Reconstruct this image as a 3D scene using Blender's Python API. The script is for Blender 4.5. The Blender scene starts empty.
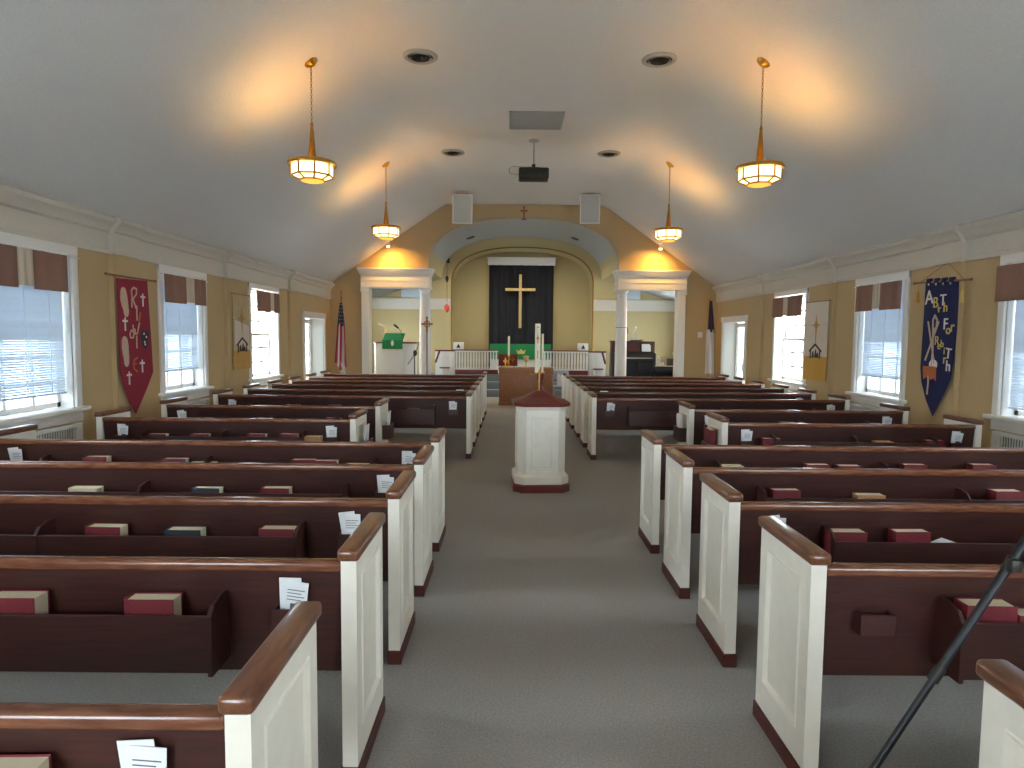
import bpy, bmesh, math, random
from mathutils import Vector, Matrix
random.seed(7)
R = math.radians
SC = bpy.context.scene
COL = SC.collection

# ------------------------------------------------------------------ camera model
F_PX, EYE = 660.0, 1.706
PITCH, ROLL = math.atan(47.5 / 660), 0.009

def ray(px, py):
    x, y = px - 512, 384 - py
    c, s = math.cos(ROLL), math.sin(ROLL)
    x, y = (c * x - s * y) / F_PX, (s * x + c * y) / F_PX
    cp, sp = math.cos(PITCH), math.sin(PITCH)
    return Vector((x, cp + y * sp, -sp + y * cp))

def at(px, py, axis, v):
    d = ray(px, py); o = Vector((0, 0, EYE))
    return o + d * ((v - o[axis]) / d[axis])
def atx(px, py, v): return at(px, py, 0, v)
def aty(px, py, v): return at(px, py, 1, v)
def atz(px, py, v): return at(px, py, 2, v)

# ------------------------------------------------------------------ materials
def lin(c):
    def f(u): return u / 12.92 if u <= 0.04045 else ((u + 0.055) / 1.055) ** 2.4
    if isinstance(c, str):
        c = c.lstrip('#'); c = [int(c[i:i + 2], 16) / 255 for i in (0, 2, 4)]
    return tuple(f(u) for u in c) + (1.0,)

def mat(name, col, rough=0.6, metal=0.0, var=0.0, scale=20.0, bump=0.0, bscale=200.0, stretch=None, col2=None, coat=0.0, spec=0.5):
    m = bpy.data.materials.new(name); m.use_nodes = True
    nt = m.node_tree; b = nt.nodes['Principled BSDF']
    b.inputs['Base Color'].default_value = lin(col)
    b.inputs['Roughness'].default_value = rough
    b.inputs['Metallic'].default_value = metal
    b.inputs['Coat Weight'].default_value = coat
    b.inputs['Specular IOR Level'].default_value = spec
    tc = nt.nodes.new('ShaderNodeTexCoord')
    vec = tc.outputs['Object']
    if stretch:
        mp = nt.nodes.new('ShaderNodeMapping'); mp.inputs['Scale'].default_value = stretch
        nt.links.new(vec, mp.inputs['Vector']); vec = mp.outputs['Vector']
    if var > 0 or col2:
        n = nt.nodes.new('ShaderNodeTexNoise'); n.inputs['Scale'].default_value = scale; n.inputs['Detail'].default_value = 5
        nt.links.new(vec, n.inputs['Vector'])
        r = nt.nodes.new('ShaderNodeValToRGB')
        c = lin(col)
        if col2: a, z = lin(col), lin(col2)
        else: a = tuple(min(1, u * (1 - var)) for u in c[:3]) + (1,); z = tuple(min(1, u * (1 + var)) for u in c[:3]) + (1,)
        r.color_ramp.elements[0].color = a; r.color_ramp.elements[1].color = z
        r.color_ramp.elements[0].position = 0.3; r.color_ramp.elements[1].position = 0.7
        nt.links.new(n.outputs['Fac'], r.inputs['Fac']); nt.links.new(r.outputs['Color'], b.inputs['Base Color'])
    if bump > 0:
        n2 = nt.nodes.new('ShaderNodeTexNoise'); n2.inputs['Scale'].default_value = bscale; n2.inputs['Detail'].default_value = 3
        nt.links.new(vec, n2.inputs['Vector'])
        bp = nt.nodes.new('ShaderNodeBump'); bp.inputs['Strength'].default_value = bump; bp.inputs['Distance'].default_value = 0.01
        nt.links.new(n2.outputs['Fac'], bp.inputs['Height']); nt.links.new(bp.outputs['Normal'], b.inputs['Normal'])
    return m

def emit(name, col, s):
    m = bpy.data.materials.new(name); m.use_nodes = True
    b = m.node_tree.nodes['Principled BSDF']
    b.inputs['Base Color'].default_value = lin(col); b.inputs['Emission Color'].default_value = lin(col)
    b.inputs['Emission Strength'].default_value = s; b.inputs['Roughness'].default_value = 0.4
    return m

def glass(name, tr=(0.93, 0.96, 0.97)):
    m = bpy.data.materials.new(name); m.use_nodes = True
    nt = m.node_tree; nt.nodes.remove(nt.nodes['Principled BSDF'])
    out = nt.nodes['Material Output']
    t = nt.nodes.new('ShaderNodeBsdfTransparent'); g = nt.nodes.new('ShaderNodeBsdfGlossy'); g.inputs['Roughness'].default_value = 0.02
    t.inputs['Color'].default_value = tr + (1,)
    mx = nt.nodes.new('ShaderNodeMixShader'); mx.inputs['Fac'].default_value = 0.05
    nt.links.new(t.outputs[0], mx.inputs[1]); nt.links.new(g.outputs[0], mx.inputs[2]); nt.links.new(mx.outputs[0], out.inputs['Surface'])
    return m

def translucent(name, col, f):
    m = mat(name, col, 0.5, var=0.02, scale=20)
    nt = m.node_tree; b = nt.nodes['Principled BSDF']; out = nt.nodes['Material Output']
    t = nt.nodes.new('ShaderNodeBsdfTranslucent'); t.inputs['Color'].default_value = lin('#D8E6F2')
    mx = nt.nodes.new('ShaderNodeMixShader'); mx.inputs['Fac'].default_value = f
    nt.links.new(b.outputs[0], mx.inputs[1]); nt.links.new(t.outputs[0], mx.inputs[2]); nt.links.new(mx.outputs[0], out.inputs['Surface'])
    return m

M = dict(
    frieze=mat('shaded_white_frieze', '#CBC3B4', 0.6, var=0.03, scale=30),  # trim white darkened, the shade on the frieze put into its colour
    carpet=mat('grey_carpet', '#9F9B95', 0.97, var=0.16, scale=90, bump=0.6, bscale=260, spec=0.1),
    carpet2=mat('blue_grey_step_carpet', '#8A9297', 0.97, var=0.1, scale=90, bump=0.5, bscale=260, spec=0.1),
    wall=mat('ochre_wall_paint', '#C0A67C', 0.85, var=0.035, scale=60, bump=0.15, bscale=90, spec=0.2),
    wall2=mat('olive_wall_paint', '#B9A87C', 0.85, var=0.035, scale=40, bump=0.12, bscale=90, spec=0.2),
    ceil=mat('textured_ceiling_paint', '#D9D5CF', 0.9, var=0.03, scale=50, bump=0.35, bscale=45, spec=0.2),
    vault=mat('blue_grey_vault_paint', '#A9A8A2', 0.9, var=0.03, scale=50, spec=0.2),
    white=mat('white_gloss_trim', '#E4E0D8', 0.45, var=0.02, scale=30),
    cream=mat('cream_pew_paint', '#E6E0D2', 0.4, var=0.03, scale=14, bump=0.05, bscale=30),
    wood=mat('dark_mahogany', '#341A16', 0.42, col2='#47231C', scale=6, stretch=(1, 6, 14), bump=0.03, bscale=40, coat=0.1),
    rail=mat('walnut_rail', '#5E3423', 0.26, col2='#80523A', scale=5, stretch=(2, 8, 14), coat=0.25),
    cap=mat('walnut_cap', '#583323', 0.28, col2='#7C4F35', scale=5, stretch=(14, 2, 14), coat=0.2),
    plinth=mat('plinth_brown', '#51231B', 0.5, var=0.12, scale=12),
    oak=mat('oak_brown', '#86573A', 0.45, col2='#A06A45', scale=6, stretch=(10, 10, 1.5), coat=0.1),
    redwood=mat('red_mahogany', '#6B2722', 0.4, var=0.15, scale=14, coat=0.15),
    brass=mat('brass', '#C9963F', 0.3, metal=1.0, var=0.1, scale=20),
    dbrass=mat('aged_brass', '#94691F', 0.42, metal=0.6, var=0.15, scale=30),
    gold=mat('pale_gold', '#D2B273', 0.4, metal=0.35, var=0.08, scale=20),
    black=mat('black_plastic', '#15161A', 0.45, var=0.1, scale=30),
    dark=mat('dark_metal', '#33302C', 0.5, metal=0.4, var=0.1, scale=30),
    greymet=mat('grey_metal', '#A5A49E', 0.6, metal=0.0, var=0.05, scale=30),
    vent=mat('vent_grey', '#A8A49B', 0.6, var=0.05, scale=30),
    vdark=mat('vent_shadow_gap', '#26221D', 0.8, var=0.1, scale=30),
    grille=mat('speaker_cloth', '#C0BEB8', 0.9, var=0.12, scale=260),
    maroon=mat('maroon_book_cloth', '#6E1B25', 0.6, var=0.1, scale=60),
    navybk=mat('slate_book_cloth', '#2A3038', 0.6, var=0.1, scale=60),
    tan=mat('tan_book_cloth', '#B08355', 0.65, var=0.1, scale=60),
    creambk=mat('cream_book_cloth', '#C9BE9F', 0.6, var=0.06, scale=60),
    page=mat('page_edges', '#D8CDB0', 0.85, var=0.08, scale=80, stretch=(1, 30, 1)),
    paper=mat('white_paper', '#E6E7E8', 0.8, var=0.03, scale=30),
    ink=mat('grey_print', '#5C6068', 0.8, var=0.1, scale=60),
    red=mat('crimson_banner_cloth', '#8E2438', 0.85, var=0.08, scale=120, bump=0.2, bscale=500),
    blue=mat('navy_banner_cloth', '#1A2050', 0.85, var=0.1, scale=120, bump=0.2, bscale=500),
    ivory=mat('ivory_cloth', '#D9CDBF', 0.85, var=0.05, scale=60),
    fadedf=mat('faded_ivory_cloth', '#BDA883', 0.85, var=0.06, scale=6),
    fadedg=mat('faded_gold_cloth', '#BE924C', 0.85, var=0.1, scale=12),
    skinf=mat('beige_felt', '#CDB29B', 0.9, var=0.06, scale=90),
    goldf=mat('gold_felt', '#C99A45', 0.85, var=0.08, scale=90),
    orangef=mat('rust_felt', '#B7683A', 0.85, var=0.1, scale=90),
    yellowf=mat('yellow_felt', '#D8C070', 0.85, var=0.06, scale=90),
    whitef=mat('white_felt', '#E6DEDA', 0.85, var=0.04, scale=90),
    greyf=mat('charcoal_felt', '#3C3A48', 0.85, var=0.15, scale=90),
    brownf=mat('dark_brown_felt', '#4A2E1C', 0.85, var=0.1, scale=90),
    val=mat('brown_valance_cloth', '#8E6A5A', 0.9, var=0.08, scale=60, bump=0.15, bscale=300),
    val2=mat('cream_valance_cloth', '#C9BBA5', 0.9, var=0.05, scale=60),
    slat=translucent('white_blind_slats', '#E2E7EA', 0.19),
    curtain=mat('black_dossal_cloth', '#1E1E24', 0.9, var=0.15, scale=40, bump=0.2, bscale=300),
    green=mat('green_parament_cloth', '#1F8248', 0.8, var=0.08, scale=80),
    wax=mat('ivory_wax', '#E9E0C6', 0.5, var=0.04, scale=30),
    fblue=mat('flag_blue', '#2A2C4E', 0.8, var=0.1, scale=60),
    fred=mat('flag_red', '#9C2B3A', 0.8, var=0.08, scale=60),
    fwhite=mat('flag_white', '#C8BCB2', 0.8, var=0.05, scale=60),
    fnavy=mat('flag_plum_navy', '#34263C', 0.8, var=0.1, scale=60),
    snow=mat('pale_snowy_ground', '#E9EDF2', 0.9, var=0.04, scale=0.6),
    siding=mat('blue_grey_siding', '#A9BCCB', 0.8, var=0.04, scale=2),
    pblue=mat('pale_blue_grey_panel', '#BCC7CC', 0.7, var=0.03, scale=20),
    lampglass=emit('lit_cream_lamp_glass', '#FFE3A2', 1.35),
    amber=emit('lit_amber_lamp_glass', '#FFB23E', 0.6),
    bulb=emit('lit_bulb', '#FFDCA0', 5.0),
    redlamp=emit('red_lamp_glass', '#C4202C', 0.35),
    pane=glass('window_glass'), pane2=glass('dimmed_window_glass', (0.50, 0.54, 0.58)), pane3=glass('dimmed_door_glass', (0.30, 0.31, 0.30)),  # pane2 and pane3 are darkened to hold back the daylight seen through them
)

# ------------------------------------------------------------------ mesh builder
class MB:
    def __init__(self): self.bm = bmesh.new()
    def _setmi(self, faces, mi):
        for f in faces: f.material_index = mi
    def box(self, x0, x1, y0, y1, z0, z1, mi=0, bev=0, seg=2, mx=None):
        x0, x1 = min(x0, x1), max(x0, x1); y0, y1 = min(y0, y1), max(y0, y1); z0, z1 = min(z0, z1), max(z0, z1)
        v = [self.bm.verts.new((x, y, z)) for x in (x0, x1) for y in (y0, y1) for z in (z0, z1)]
        fs = [self.bm.faces.new([v[i] for i in q]) for q in ((0, 1, 3, 2), (4, 6, 7, 5), (0, 4, 5, 1), (2, 3, 7, 6), (0, 2, 6, 4), (1, 5, 7, 3))]
        self._setmi(fs, mi)
        allv = v
        if bev:
            es = list({e for f in fs for e in f.edges})
            r = bmesh.ops.bevel(self.bm, geom=es, offset=bev, segments=seg, profile=0.5, affect='EDGES')
            self._setmi(r['faces'], mi)
            allv = list({w for f in r['faces'] for w in f.verts})
        if mx is not None: bmesh.ops.transform(self.bm, matrix=mx, verts=allv)
        return self
    def face(self, pts, mi=0):
        f = self.bm.faces.new([self.bm.verts.new(p) for p in pts]); f.material_index = mi
        return self
    def prism(self, pts, axis, a0, a1, mi=0):
        def P(u, v, a): return {'x': (a, u, v), 'y': (u, a, v), 'z': (u, v, a)}[axis]
        A = [self.bm.verts.new(P(u, v, a0)) for u, v in pts]; B = [self.bm.verts.new(P(u, v, a1)) for u, v in pts]
        n = len(pts); fs = [self.bm.faces.new(A), self.bm.faces.new(B[::-1])]
        for i in range(n): fs.append(self.bm.faces.new((A[i], A[(i + 1) % n], B[(i + 1) % n], B[i])))
        self._setmi(fs, mi); return self
    def lathe(self, prof, c=(0, 0, 0), n=24, mi=0, cap=True, mx=None):
        rings = []; new = []
        for r, z in prof:
            ring = [self.bm.verts.new((c[0] + r * math.cos(2 * math.pi * k / n), c[1] + r * math.sin(2 * math.pi * k / n), c[2] + z)) for k in range(n)]
            rings.append(ring); new += ring
        for a, b in zip(rings, rings[1:]):
            for k in range(n): self.bm.faces.new((a[k], a[(k + 1) % n], b[(k + 1) % n], b[k])).material_index = mi
        if cap:
            self.bm.faces.new(rings[0][::-1]).material_index = mi; self.bm.faces.new(rings[-1]).material_index = mi
        if mx is not None: bmesh.ops.transform(self.bm, matrix=mx, verts=new)
        return self
    def tube(self, pts, r, n=8, mi=0):
        pts = [Vector(p) for p in pts]; rr = r if isinstance(r, (list, tuple)) else [r] * len(pts)
        rings = []; up = None
        for i, p in enumerate(pts):
            t = (pts[min(i + 1, len(pts) - 1)] - pts[max(i - 1, 0)]).normalized()
            if up is None: up = t.orthogonal().normalized()
            else: up = (up - t * up.dot(t)).normalized()
            s = t.cross(up)
            rings.append([self.bm.verts.new(p + (up * math.cos(2 * math.pi * k / n) + s * math.sin(2 * math.pi * k / n)) * rr[i]) for k in range(n)])
        for a, b in zip(rings, rings[1:]):
            for k in range(n): self.bm.faces.new((a[k], a[(k + 1) % n], b[(k + 1) % n], b[k])).material_index = mi
        self.bm.faces.new(rings[0][::-1]).material_index = mi; self.bm.faces.new(rings[-1]).material_index = mi
        return self
    def ball(self, c, r, sx=1, sy=1, sz=1, mi=0, seg=14):
        mx = Matrix.Translation(c) @ Matrix.Diagonal((sx, sy, sz, 1))
        g = bmesh.ops.create_uvsphere(self.bm, u_segments=seg, v_segments=seg // 2 + 2, radius=r, matrix=mx)
        self._setmi({f for v in g['verts'] for f in v.link_faces}, mi); return self
    def torus(self, c, R0, r0, axis='z', n=20, m=8, mi=0, mx=None):
        rings = []; new = []
        for i in range(n):
            a = 2 * math.pi * i / n; ring = []
            for j in range(m):
                b = 2 * math.pi * j / m; q = (R0 + r0 * math.cos(b)); w = r0 * math.sin(b)
                p = {'z': (q * math.cos(a), q * math.sin(a), w), 'y': (q * math.cos(a), w, q * math.sin(a)), 'x': (w, q * math.cos(a), q * math.sin(a))}[axis]
                ring.append(self.bm.verts.new(Vector(c) + Vector(p)))
            rings.append(ring); new += ring
        for i in range(n):
            a, b = rings[i], rings[(i + 1) % n]
            for j in range(m): self.bm.faces.new((a[j], a[(j + 1) % m], b[(j + 1) % m], b[j])).material_index = mi
        if mx is not None: bmesh.ops.transform(self.bm, matrix=mx, verts=new)
        return self
    def strip(self, pts, w, y0, y1, mi=0):
        """flat felt strip along an (x,z) polyline, thickness y0..y1"""
        for (ax, az), (bx, bz) in zip(pts, pts[1:]):
            d = Vector((bx - ax, bz - az)); L = d.length
            if L < 1e-6: continue
            d /= L; n = Vector((-d.y, d.x)) * w / 2; e = d * w * 0.3
            self.prism([(ax - e.x + n.x, az - e.y + n.y), (bx + e.x + n.x, bz + e.y + n.y), (bx + e.x - n.x, bz + e.y - n.y), (ax - e.x - n.x, az - e.y - n.y)], 'y', y0, y1, mi)
        return self
    def slab(self, cols, y0, y1, mi=0):
        """cols: list of (x, zbottom, ztop); solid between y0 and y1 following those profiles"""
        for (xa, ba, ta), (xb, bb, tb) in zip(cols, cols[1:]):
            if xb - xa < 1e-6: continue
            P = [(xa, ba), (xb, bb), (xb, tb), (xa, ta)]
            self.face([(x, y0, z) for x, z in P], mi); self.face([(x, y1, z) for x, z in P[::-1]], mi)
            self.face([(xa, y0, ba), (xa, y1, ba), (xb, y1, bb), (xb, y0, bb)], mi)
            self.face([(xa, y0, ta), (xb, y0, tb), (xb, y1, tb), (xa, y1, ta)], mi)
        for i, (x, b, t) in enumerate(cols):
            lo = None
            if i == 0 or i == len(cols) - 1: lo, hi = b, t
            elif abs(cols[i - 1][0] - x) < 1e-6: lo, hi = sorted((cols[i - 1][1], b))
            if lo is not None and hi - lo > 1e-4:
                self.face([(x, y0, lo), (x, y1, lo), (x, y1, hi), (x, y0, hi)], mi)
        return self
    def mesh(self, name, mats, smooth=True):
        bmesh.ops.remove_doubles(self.bm, verts=self.bm.verts, dist=1e-5)
        bmesh.ops.recalc_face_normals(self.bm, faces=self.bm.faces)
        me = bpy.data.meshes.new(name); self.bm.to_mesh(me); self.bm.free()
        for m in (mats if isinstance(mats, (list, tuple)) else [mats]): me.materials.append(m)
        if smooth:
            me.shade_smooth(); me.set_sharp_from_angle(angle=R(35))
        return me
    def build(self, name, mats, parent=None, label=None):
        o = bpy.data.objects.new(name, self.mesh(name, mats)); COL.objects.link(o)
        if parent: o.parent = parent
        if label: o['label'] = label
        return o

def tag(o, label, cat, group=None, kind=None):
    o['label'] = label; o['category'] = cat
    if group: o['group'] = group
    if kind: o['kind'] = kind
    return o
def thing(name, label, cat, loc=(0, 0, 0), rz=0, group=None, kind=None):
    o = bpy.data.objects.new(name, None); COL.objects.link(o); o.empty_display_size = 0.1
    o.location = loc; o.rotation_euler = (0, 0, rz)
    return tag(o, label, cat, group, kind)
def struct(name, mb, mats, label, cat): return tag(mb.build(name, mats), label, cat, kind='structure')
KIDS = {}
def copy_tree(o, parent=None):
    c = o.copy(); COL.objects.link(c)
    if parent: c.parent = parent
    for ch in list(o.children): copy_tree(ch, c)
    return c

def text_into(mb, s, x, z, h, y, mi=0, rot=0, depth=0.003):
    cu = bpy.data.curves.new('t', 'FONT'); cu.body = s; cu.size = 1; cu.extrude = 0
    cu.align_x = 'CENTER'; cu.align_y = 'CENTER'; cu.offset = 0.005
    o = bpy.data.objects.new('t', cu); COL.objects.link(o)
    dg = bpy.context.evaluated_depsgraph_get(); me = bpy.data.meshes.new_from_object(o.evaluated_get(dg))
    bpy.data.objects.remove(o); bpy.data.curves.remove(cu)
    hh = max(v.co.y for v in me.vertices) - min(v.co.y for v in me.vertices)
    k = h / hh; c, sn = math.cos(rot), math.sin(rot)
    vs = {}
    for lay in (0, 1):
        for v in me.vertices:
            px, pz = v.co.x * k, v.co.y * k
            vs[(lay, v.index)] = mb.bm.verts.new((x + c * px - sn * pz, y - depth * lay, z + sn * px + c * pz))
    for p in me.polygons:
        f = mb.bm.faces.new([vs[(1, i)] for i in p.vertices]); f.material_index = mi
    cnt = {}
    for p in me.polygons:
        for e in p.edge_keys: cnt[e] = cnt.get(e, 0) + 1
    for (a, b), n in cnt.items():
        if n == 1: mb.bm.faces.new((vs[(0, a)], vs[(0, b)], vs[(1, b)], vs[(1, a)])).material_index = mi
    bpy.data.meshes.remove(me)

# ------------------------------------------------------------------ room dimensions
XL, XR, CX = -4.6, 5.14, 0.27
YB, YF, WT = -1.7, 16.7, 0.35
ZC, ZS, HF = 4.98, 2.97, 1.98          # flat ceiling, spring of the slope, half width of the flat
def ceil_z(x):
    d = abs(x - CX); W = XR - CX
    lin_z = ZS + (W - d) * (ZC - ZS) / (W - HF)
    t = 0.05                             # soft joint
    return 0.5 * (lin_z + ZC - math.sqrt((lin_z - ZC) ** 2 + t * t))
def frange(a, b, n): return [a + (b - a) * i / n for i in range(n + 1)]

WIN = [(2.72, 4.07), (5.66, 7.0), (8.6, 9.93), (11.53, 13.0), (17.25, 19.0)]  # last opening is an unseen window, added and enlarged to light the chancel
DOORY = (14.5, 16.2)
ZW0, ZW1, ZD = 0.9, 2.6, 2.2
PIL = [(1.7, 2.15), (4.65, 5.1), (7.57, 8.02), (10.55, 11.0), (13.55, 14.0)]

# ------------------------------------------------------------------ floor, ceiling, walls
b = MB(); b.box(XL - 0.3, XR + 0.3, YB - 0.3, 22.4, -0.12, 0)
struct('floor', b, M['carpet'], 'grey carpet floor of the nave and centre aisle', 'floor')
b = MB()
xs = frange(XL, XR, 60)
b.slab([(x, ceil_z(x), ceil_z(x) + 0.12) for x in xs], YB, YF + 0.02)
struct('ceiling', b, M['ceil'], 'pale sloped nave ceiling with a flat centre strip', 'ceiling')
b = MB(); b.box(XL - 60, XR + 60, -60, 90, -1.0, -0.9)
struct('ground', b, M['snow'], 'pale snowy ground outside the windows', 'ground')

def side_wall(X, s, name, label):
    """s=+1: room lies to +x of the wall face at X"""
    b = MB(); out = X - s * WT
    ops = sorted([(a + 0.09, c - 0.09, ZW0, ZW1 - 0.08) for a, c in WIN] + [(DOORY[0] + 0.1, DOORY[1] - 0.1, 0, ZD - 0.1)])
    y = YB - 0.3
    for a, c, z0, z1 in ops:
        b.box(X, out, y, a, 0, 3.2)
        if z0 > 0: b.box(X, out, a, c, 0, z0)
        b.box(X, out, a, c, z1, 3.2); y = c
    b.box(X, out, y, 22.4, 0, 3.2)
    for a, c in PIL: b.box(X - s * 0.01, X + s * 0.06, a, c, 0, 2.62)
    return struct(name, b, M['wall'], label, 'wall')
side_wall(XL, 1, 'wall_left', 'ochre side wall behind the red banner')
side_wall(XR, -1, 'wall_right', 'ochre side wall behind the blue banner')

b = MB()
bx = [(-2.9, -1.3), (1.84, 3.44)]
for (x0, x1, z0, z1) in [(XL, -2.9, 0, 4.99), (-2.9, -1.3, 0, 0.9), (-2.9, -1.3, 2.7, 4.99), (-1.3, 1.84, 0, 4.99), (1.84, 3.44, 0, 0.9), (1.84, 3.44, 2.7, 4.99), (3.44, XR, 0, 4.99)]:
    b.box(x0, x1, YB - 0.3, YB, z0, z1)
struct('wall_back', b, M['wall'], 'ochre wall at the entrance end of the nave', 'wall')

for X, s, nm, side in ((XL, 1, 'trim_1', 'red'), (XR, -1, 'trim_2', 'blue')):
    b = MB()
    def band(y0, y1, o):
        prof = [(0, 2.6), (o + 0.035, 2.6), (o + 0.04, 2.64), (o + 0.03, 2.65), (o + 0.03, 2.83), (o + 0.06, 2.85), (o + 0.065, 2.88), (o + 0.10, 2.92), (o + 0.13, 2.945), (o + 0.13, 2.985), (0, 3.05)]
        b.prism([(X + s * u, z) for u, z in prof], 'y', y0, y1)
    band(YB, YF, 0.0)
    for a, c in PIL: band(a - 0.03, c + 0.03, 0.055)
    struct(nm, b, M['frieze'], f'white cornice moulding along the wall with the {side} banner', 'trim')
    b = MB(); b.prism([(X, 0), (X + s * 0.018, 0), (X + s * 0.018, 0.12), (X, 0.14)], 'y', YB, DOORY[0])
    struct('baseboard_left' if s > 0 else 'baseboard_right', b, M['white'], f'white baseboard under the {side} banner', 'baseboard')

def arch(cx, a, zs, zt, n=2.45, N=44):
    P = []
    for i in range(N + 1):
        t = math.pi * (1 - i / N); c, s = math.cos(t), math.sin(t)
        P.append((cx + a * math.copysign(abs(c) ** (2 / n), c), zs + (zt - zs) * abs(s) ** (2 / n)))
    return P
A1 = arch(0.265, 2.385, 3.40, 4.66)
PO = (1.43, 3.91)                      # portico openings, from jamb to pilaster, measured from the centre line
cols = []
for x in frange(XL, CX - PO[1], 8): cols.append((x, 0, ceil_z(x) + 0.1))
for x in frange(CX - PO[1], A1[0][0], 6): cols.append((x, 2.93, ceil_z(x) + 0.1))
for x, z in A1: cols.append((x, z, ceil_z(x) + 0.1))
for x in frange(A1[-1][0], CX + PO[1], 6): cols.append((x, 2.93, ceil_z(x) + 0.1))
for x in frange(CX + PO[1], XR, 8): cols.append((x, 0, ceil_z(x) + 0.1))
b = MB(); b.slab(cols, YF, YF + 0.32)
struct('wall_front', b, M['wall'], 'ochre gable wall pierced by the big chancel arch', 'wall')
# thin grey tube drawing the shading edge of the arch
b = MB()
for (xa, za), (xb, zb) in zip(A1, A1[1:]):
    b.box(0, 1, 0, 1, 0, 1, mx=None) if False else None
b.tube([(x, YF - 0.005, z) for x, z in A1], 0.022, 8)
struct('arch_shade_line', b, M['vent'], 'thin grey shade line round the big chancel arch', 'trim')
# chancel vault, side chamber ceilings, chancel end wall, apse
b = MB(); b.slab([(x, z, z + 0.1) for x, z in A1], YF + 0.32, 20.0)
for fc in b.bm.faces:
    if fc.calc_center_median().z < 3.85: fc.material_index = 1
struct('ceiling_chancel', b, [M['vault'], M['wall2']], 'blue-grey curved vault above the chancel', 'ceiling')
for s, nm in ((-1, 'a'), (1, 'b')):
    b = MB(); xj = CX + s * 2.39; xo = XL if s < 0 else XR
    xm = xj + (xo - xj) * 0.42; zm1 = 3.42 - 0.7 * 0.42; zm2 = 3.56 - 0.74 * 0.42
    b.prism([(xj, 3.42), (xm, zm1), (xm, zm2), (xj, 3.56)], 'y', YF + 0.3, 20.05, 1); b.prism([(xm, zm1), (xo, 2.72), (xo, 2.82), (xm, zm2)], 'y', YF + 0.3, 20.05, 0)
    struct('ceiling_side', b, [M['vault'], M['wall2']], 'grey sloping ceiling of the ' + ('pulpit' if s < 0 else 'organ') + ' side chamber', 'ceiling')
A2 = arch(0.285, 2.13, 3.25, 4.37)
b = MB(); cols = [(XL, 0, 5.2), (A2[0][0], 0, 5.2)] + [(x, z, 5.2) for x, z in A2] + [(A2[-1][0], 0, 5.2), (XR, 0, 5.2)]
b.slab(cols, 20.0, 20.2)
struct('wall_chancel', b, M['wall2'], 'olive chancel wall with the inner apse arch', 'wall')
b = MB(); b.slab([(x, z, z + 0.1) for x, z in A2], 20.2, 21.1)
b.box(A2[0][0] - 0.1, A2[0][0], 20.2, 21.1, 0, 3.4); b.box(A2[-1][0], A2[-1][0] + 0.1, 20.2, 21.1, 0, 3.4)
b.box(A2[0][0] - 0.1, A2[-1][0] + 0.1, 21.0, 21.15, 0, 4.6)
struct('wall_apse', b, M['wall2'], 'olive apse wall behind the black curtain', 'wall')
b = MB(); b.tube([(x, 19.995, z) for x, z in [(A2[0][0], 0.6)] + A2 + [(A2[-1][0], 0.6)]], 0.02, 8)  # brown tube stands in for the shaded edge of the apse arch
struct('apse_shade_line', b, M['dbrass'], 'thin brownish shade line round the inner apse arch', 'trim')
for s, nm in ((-1, 'trim_5'), (1, 'trim_6')):
    b = MB(); x0, x1 = (XL, A2[0][0] - 0.02) if s < 0 else (A2[-1][0] + 0.02, XR)
    b.prism([(20, 2.5), (19.96, 2.5), (19.96, 2.72), (19.92, 2.78), (19.92, 2.82), (20, 2.84)], 'x', x0, x1)
    struct(nm, b, M['frieze'], 'white cornice band on the chancel wall beside the ' + ('pulpit' if s < 0 else 'organ'), 'trim')
# platform and steps
b = MB()
b.box(XL, XR, 19.2, 21.0, 0, 0.6)
b.box(-1.9, 2.45, 18.55, 19.2, 0, 0.2, bev=0.01); b.box(-1.9, 2.45, 18.88, 19.2, 0.2, 0.4, bev=0.01)
struct('chancel_steps', b, M['carpet2'], 'blue-grey carpeted steps and platform below the communion rail', 'steps')

# porticoes: column, pilaster, entablature
def portico(s):
    side = 'pulpit' if s < 0 else 'organ'
    X = lambda d: CX + s * d
    b = MB(); xc = X(2.49); yc = YF + 0.12
    prof = [(0.17, 0), (0.17, 0.06), (0.175, 0.09), (0.165, 0.13), (0.15, 0.15), (0.148, 0.9), (0.138, 2.2), (0.128, 2.68), (0.14, 2.70), (0.14, 2.72), (0.128, 2.735), (0.13, 2.78), (0.16, 2.82), (0.165, 2.84)]
    b.lathe(prof, (xc, yc, 0.04), 28); b.box(xc - 0.19, xc + 0.19, yc - 0.19, yc + 0.19, 0, 0.05); b.box(xc - 0.175, xc + 0.175, yc - 0.175, yc + 0.175, 2.87, 2.94)
    struct('column', b, M['white'], f'round white column between the arch and the {side}', 'column')
    b = MB(); x0, x1 = sorted((X(3.885), X(4.06)))
    b.box(x0, x1, YF - 0.06, YF + 0.33, 0, 2.9); b.box(x0 - 0.03, x1 + 0.03, YF - 0.09, YF + 0.1, 0, 0.14, bev=0.01); b.box(x0 - 0.025, x1 + 0.025, YF - 0.085, YF + 0.1, 2.78, 2.9, bev=0.012)
    struct('pilaster', b, M['white'], f'square white pilaster on the outer side of the {side}', 'pilaster')
    b = MB(); i, o = 2.34, 4.07
    for (z0, z1, e) in ((2.9, 3.06, 0.0), (3.06, 3.08, 0.012), (3.08, 3.2, 0.0), (3.2, 3.24, 0.02), (3.24, 3.29, 0.04), (3.29, 3.34, 0.06), (3.34, 3.38, 0.08)):
        x0, x1 = sorted((X(i - e), X(o + e))); b.box(x0, x1, YF - 0.10 - e, YF + 0.3, z0, z1, bev=0.004, seg=1)
    struct('entablature', b, M['white'], f'white moulded entablature over the {side} opening', 'entablature')
portico(-1); portico(1)

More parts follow.
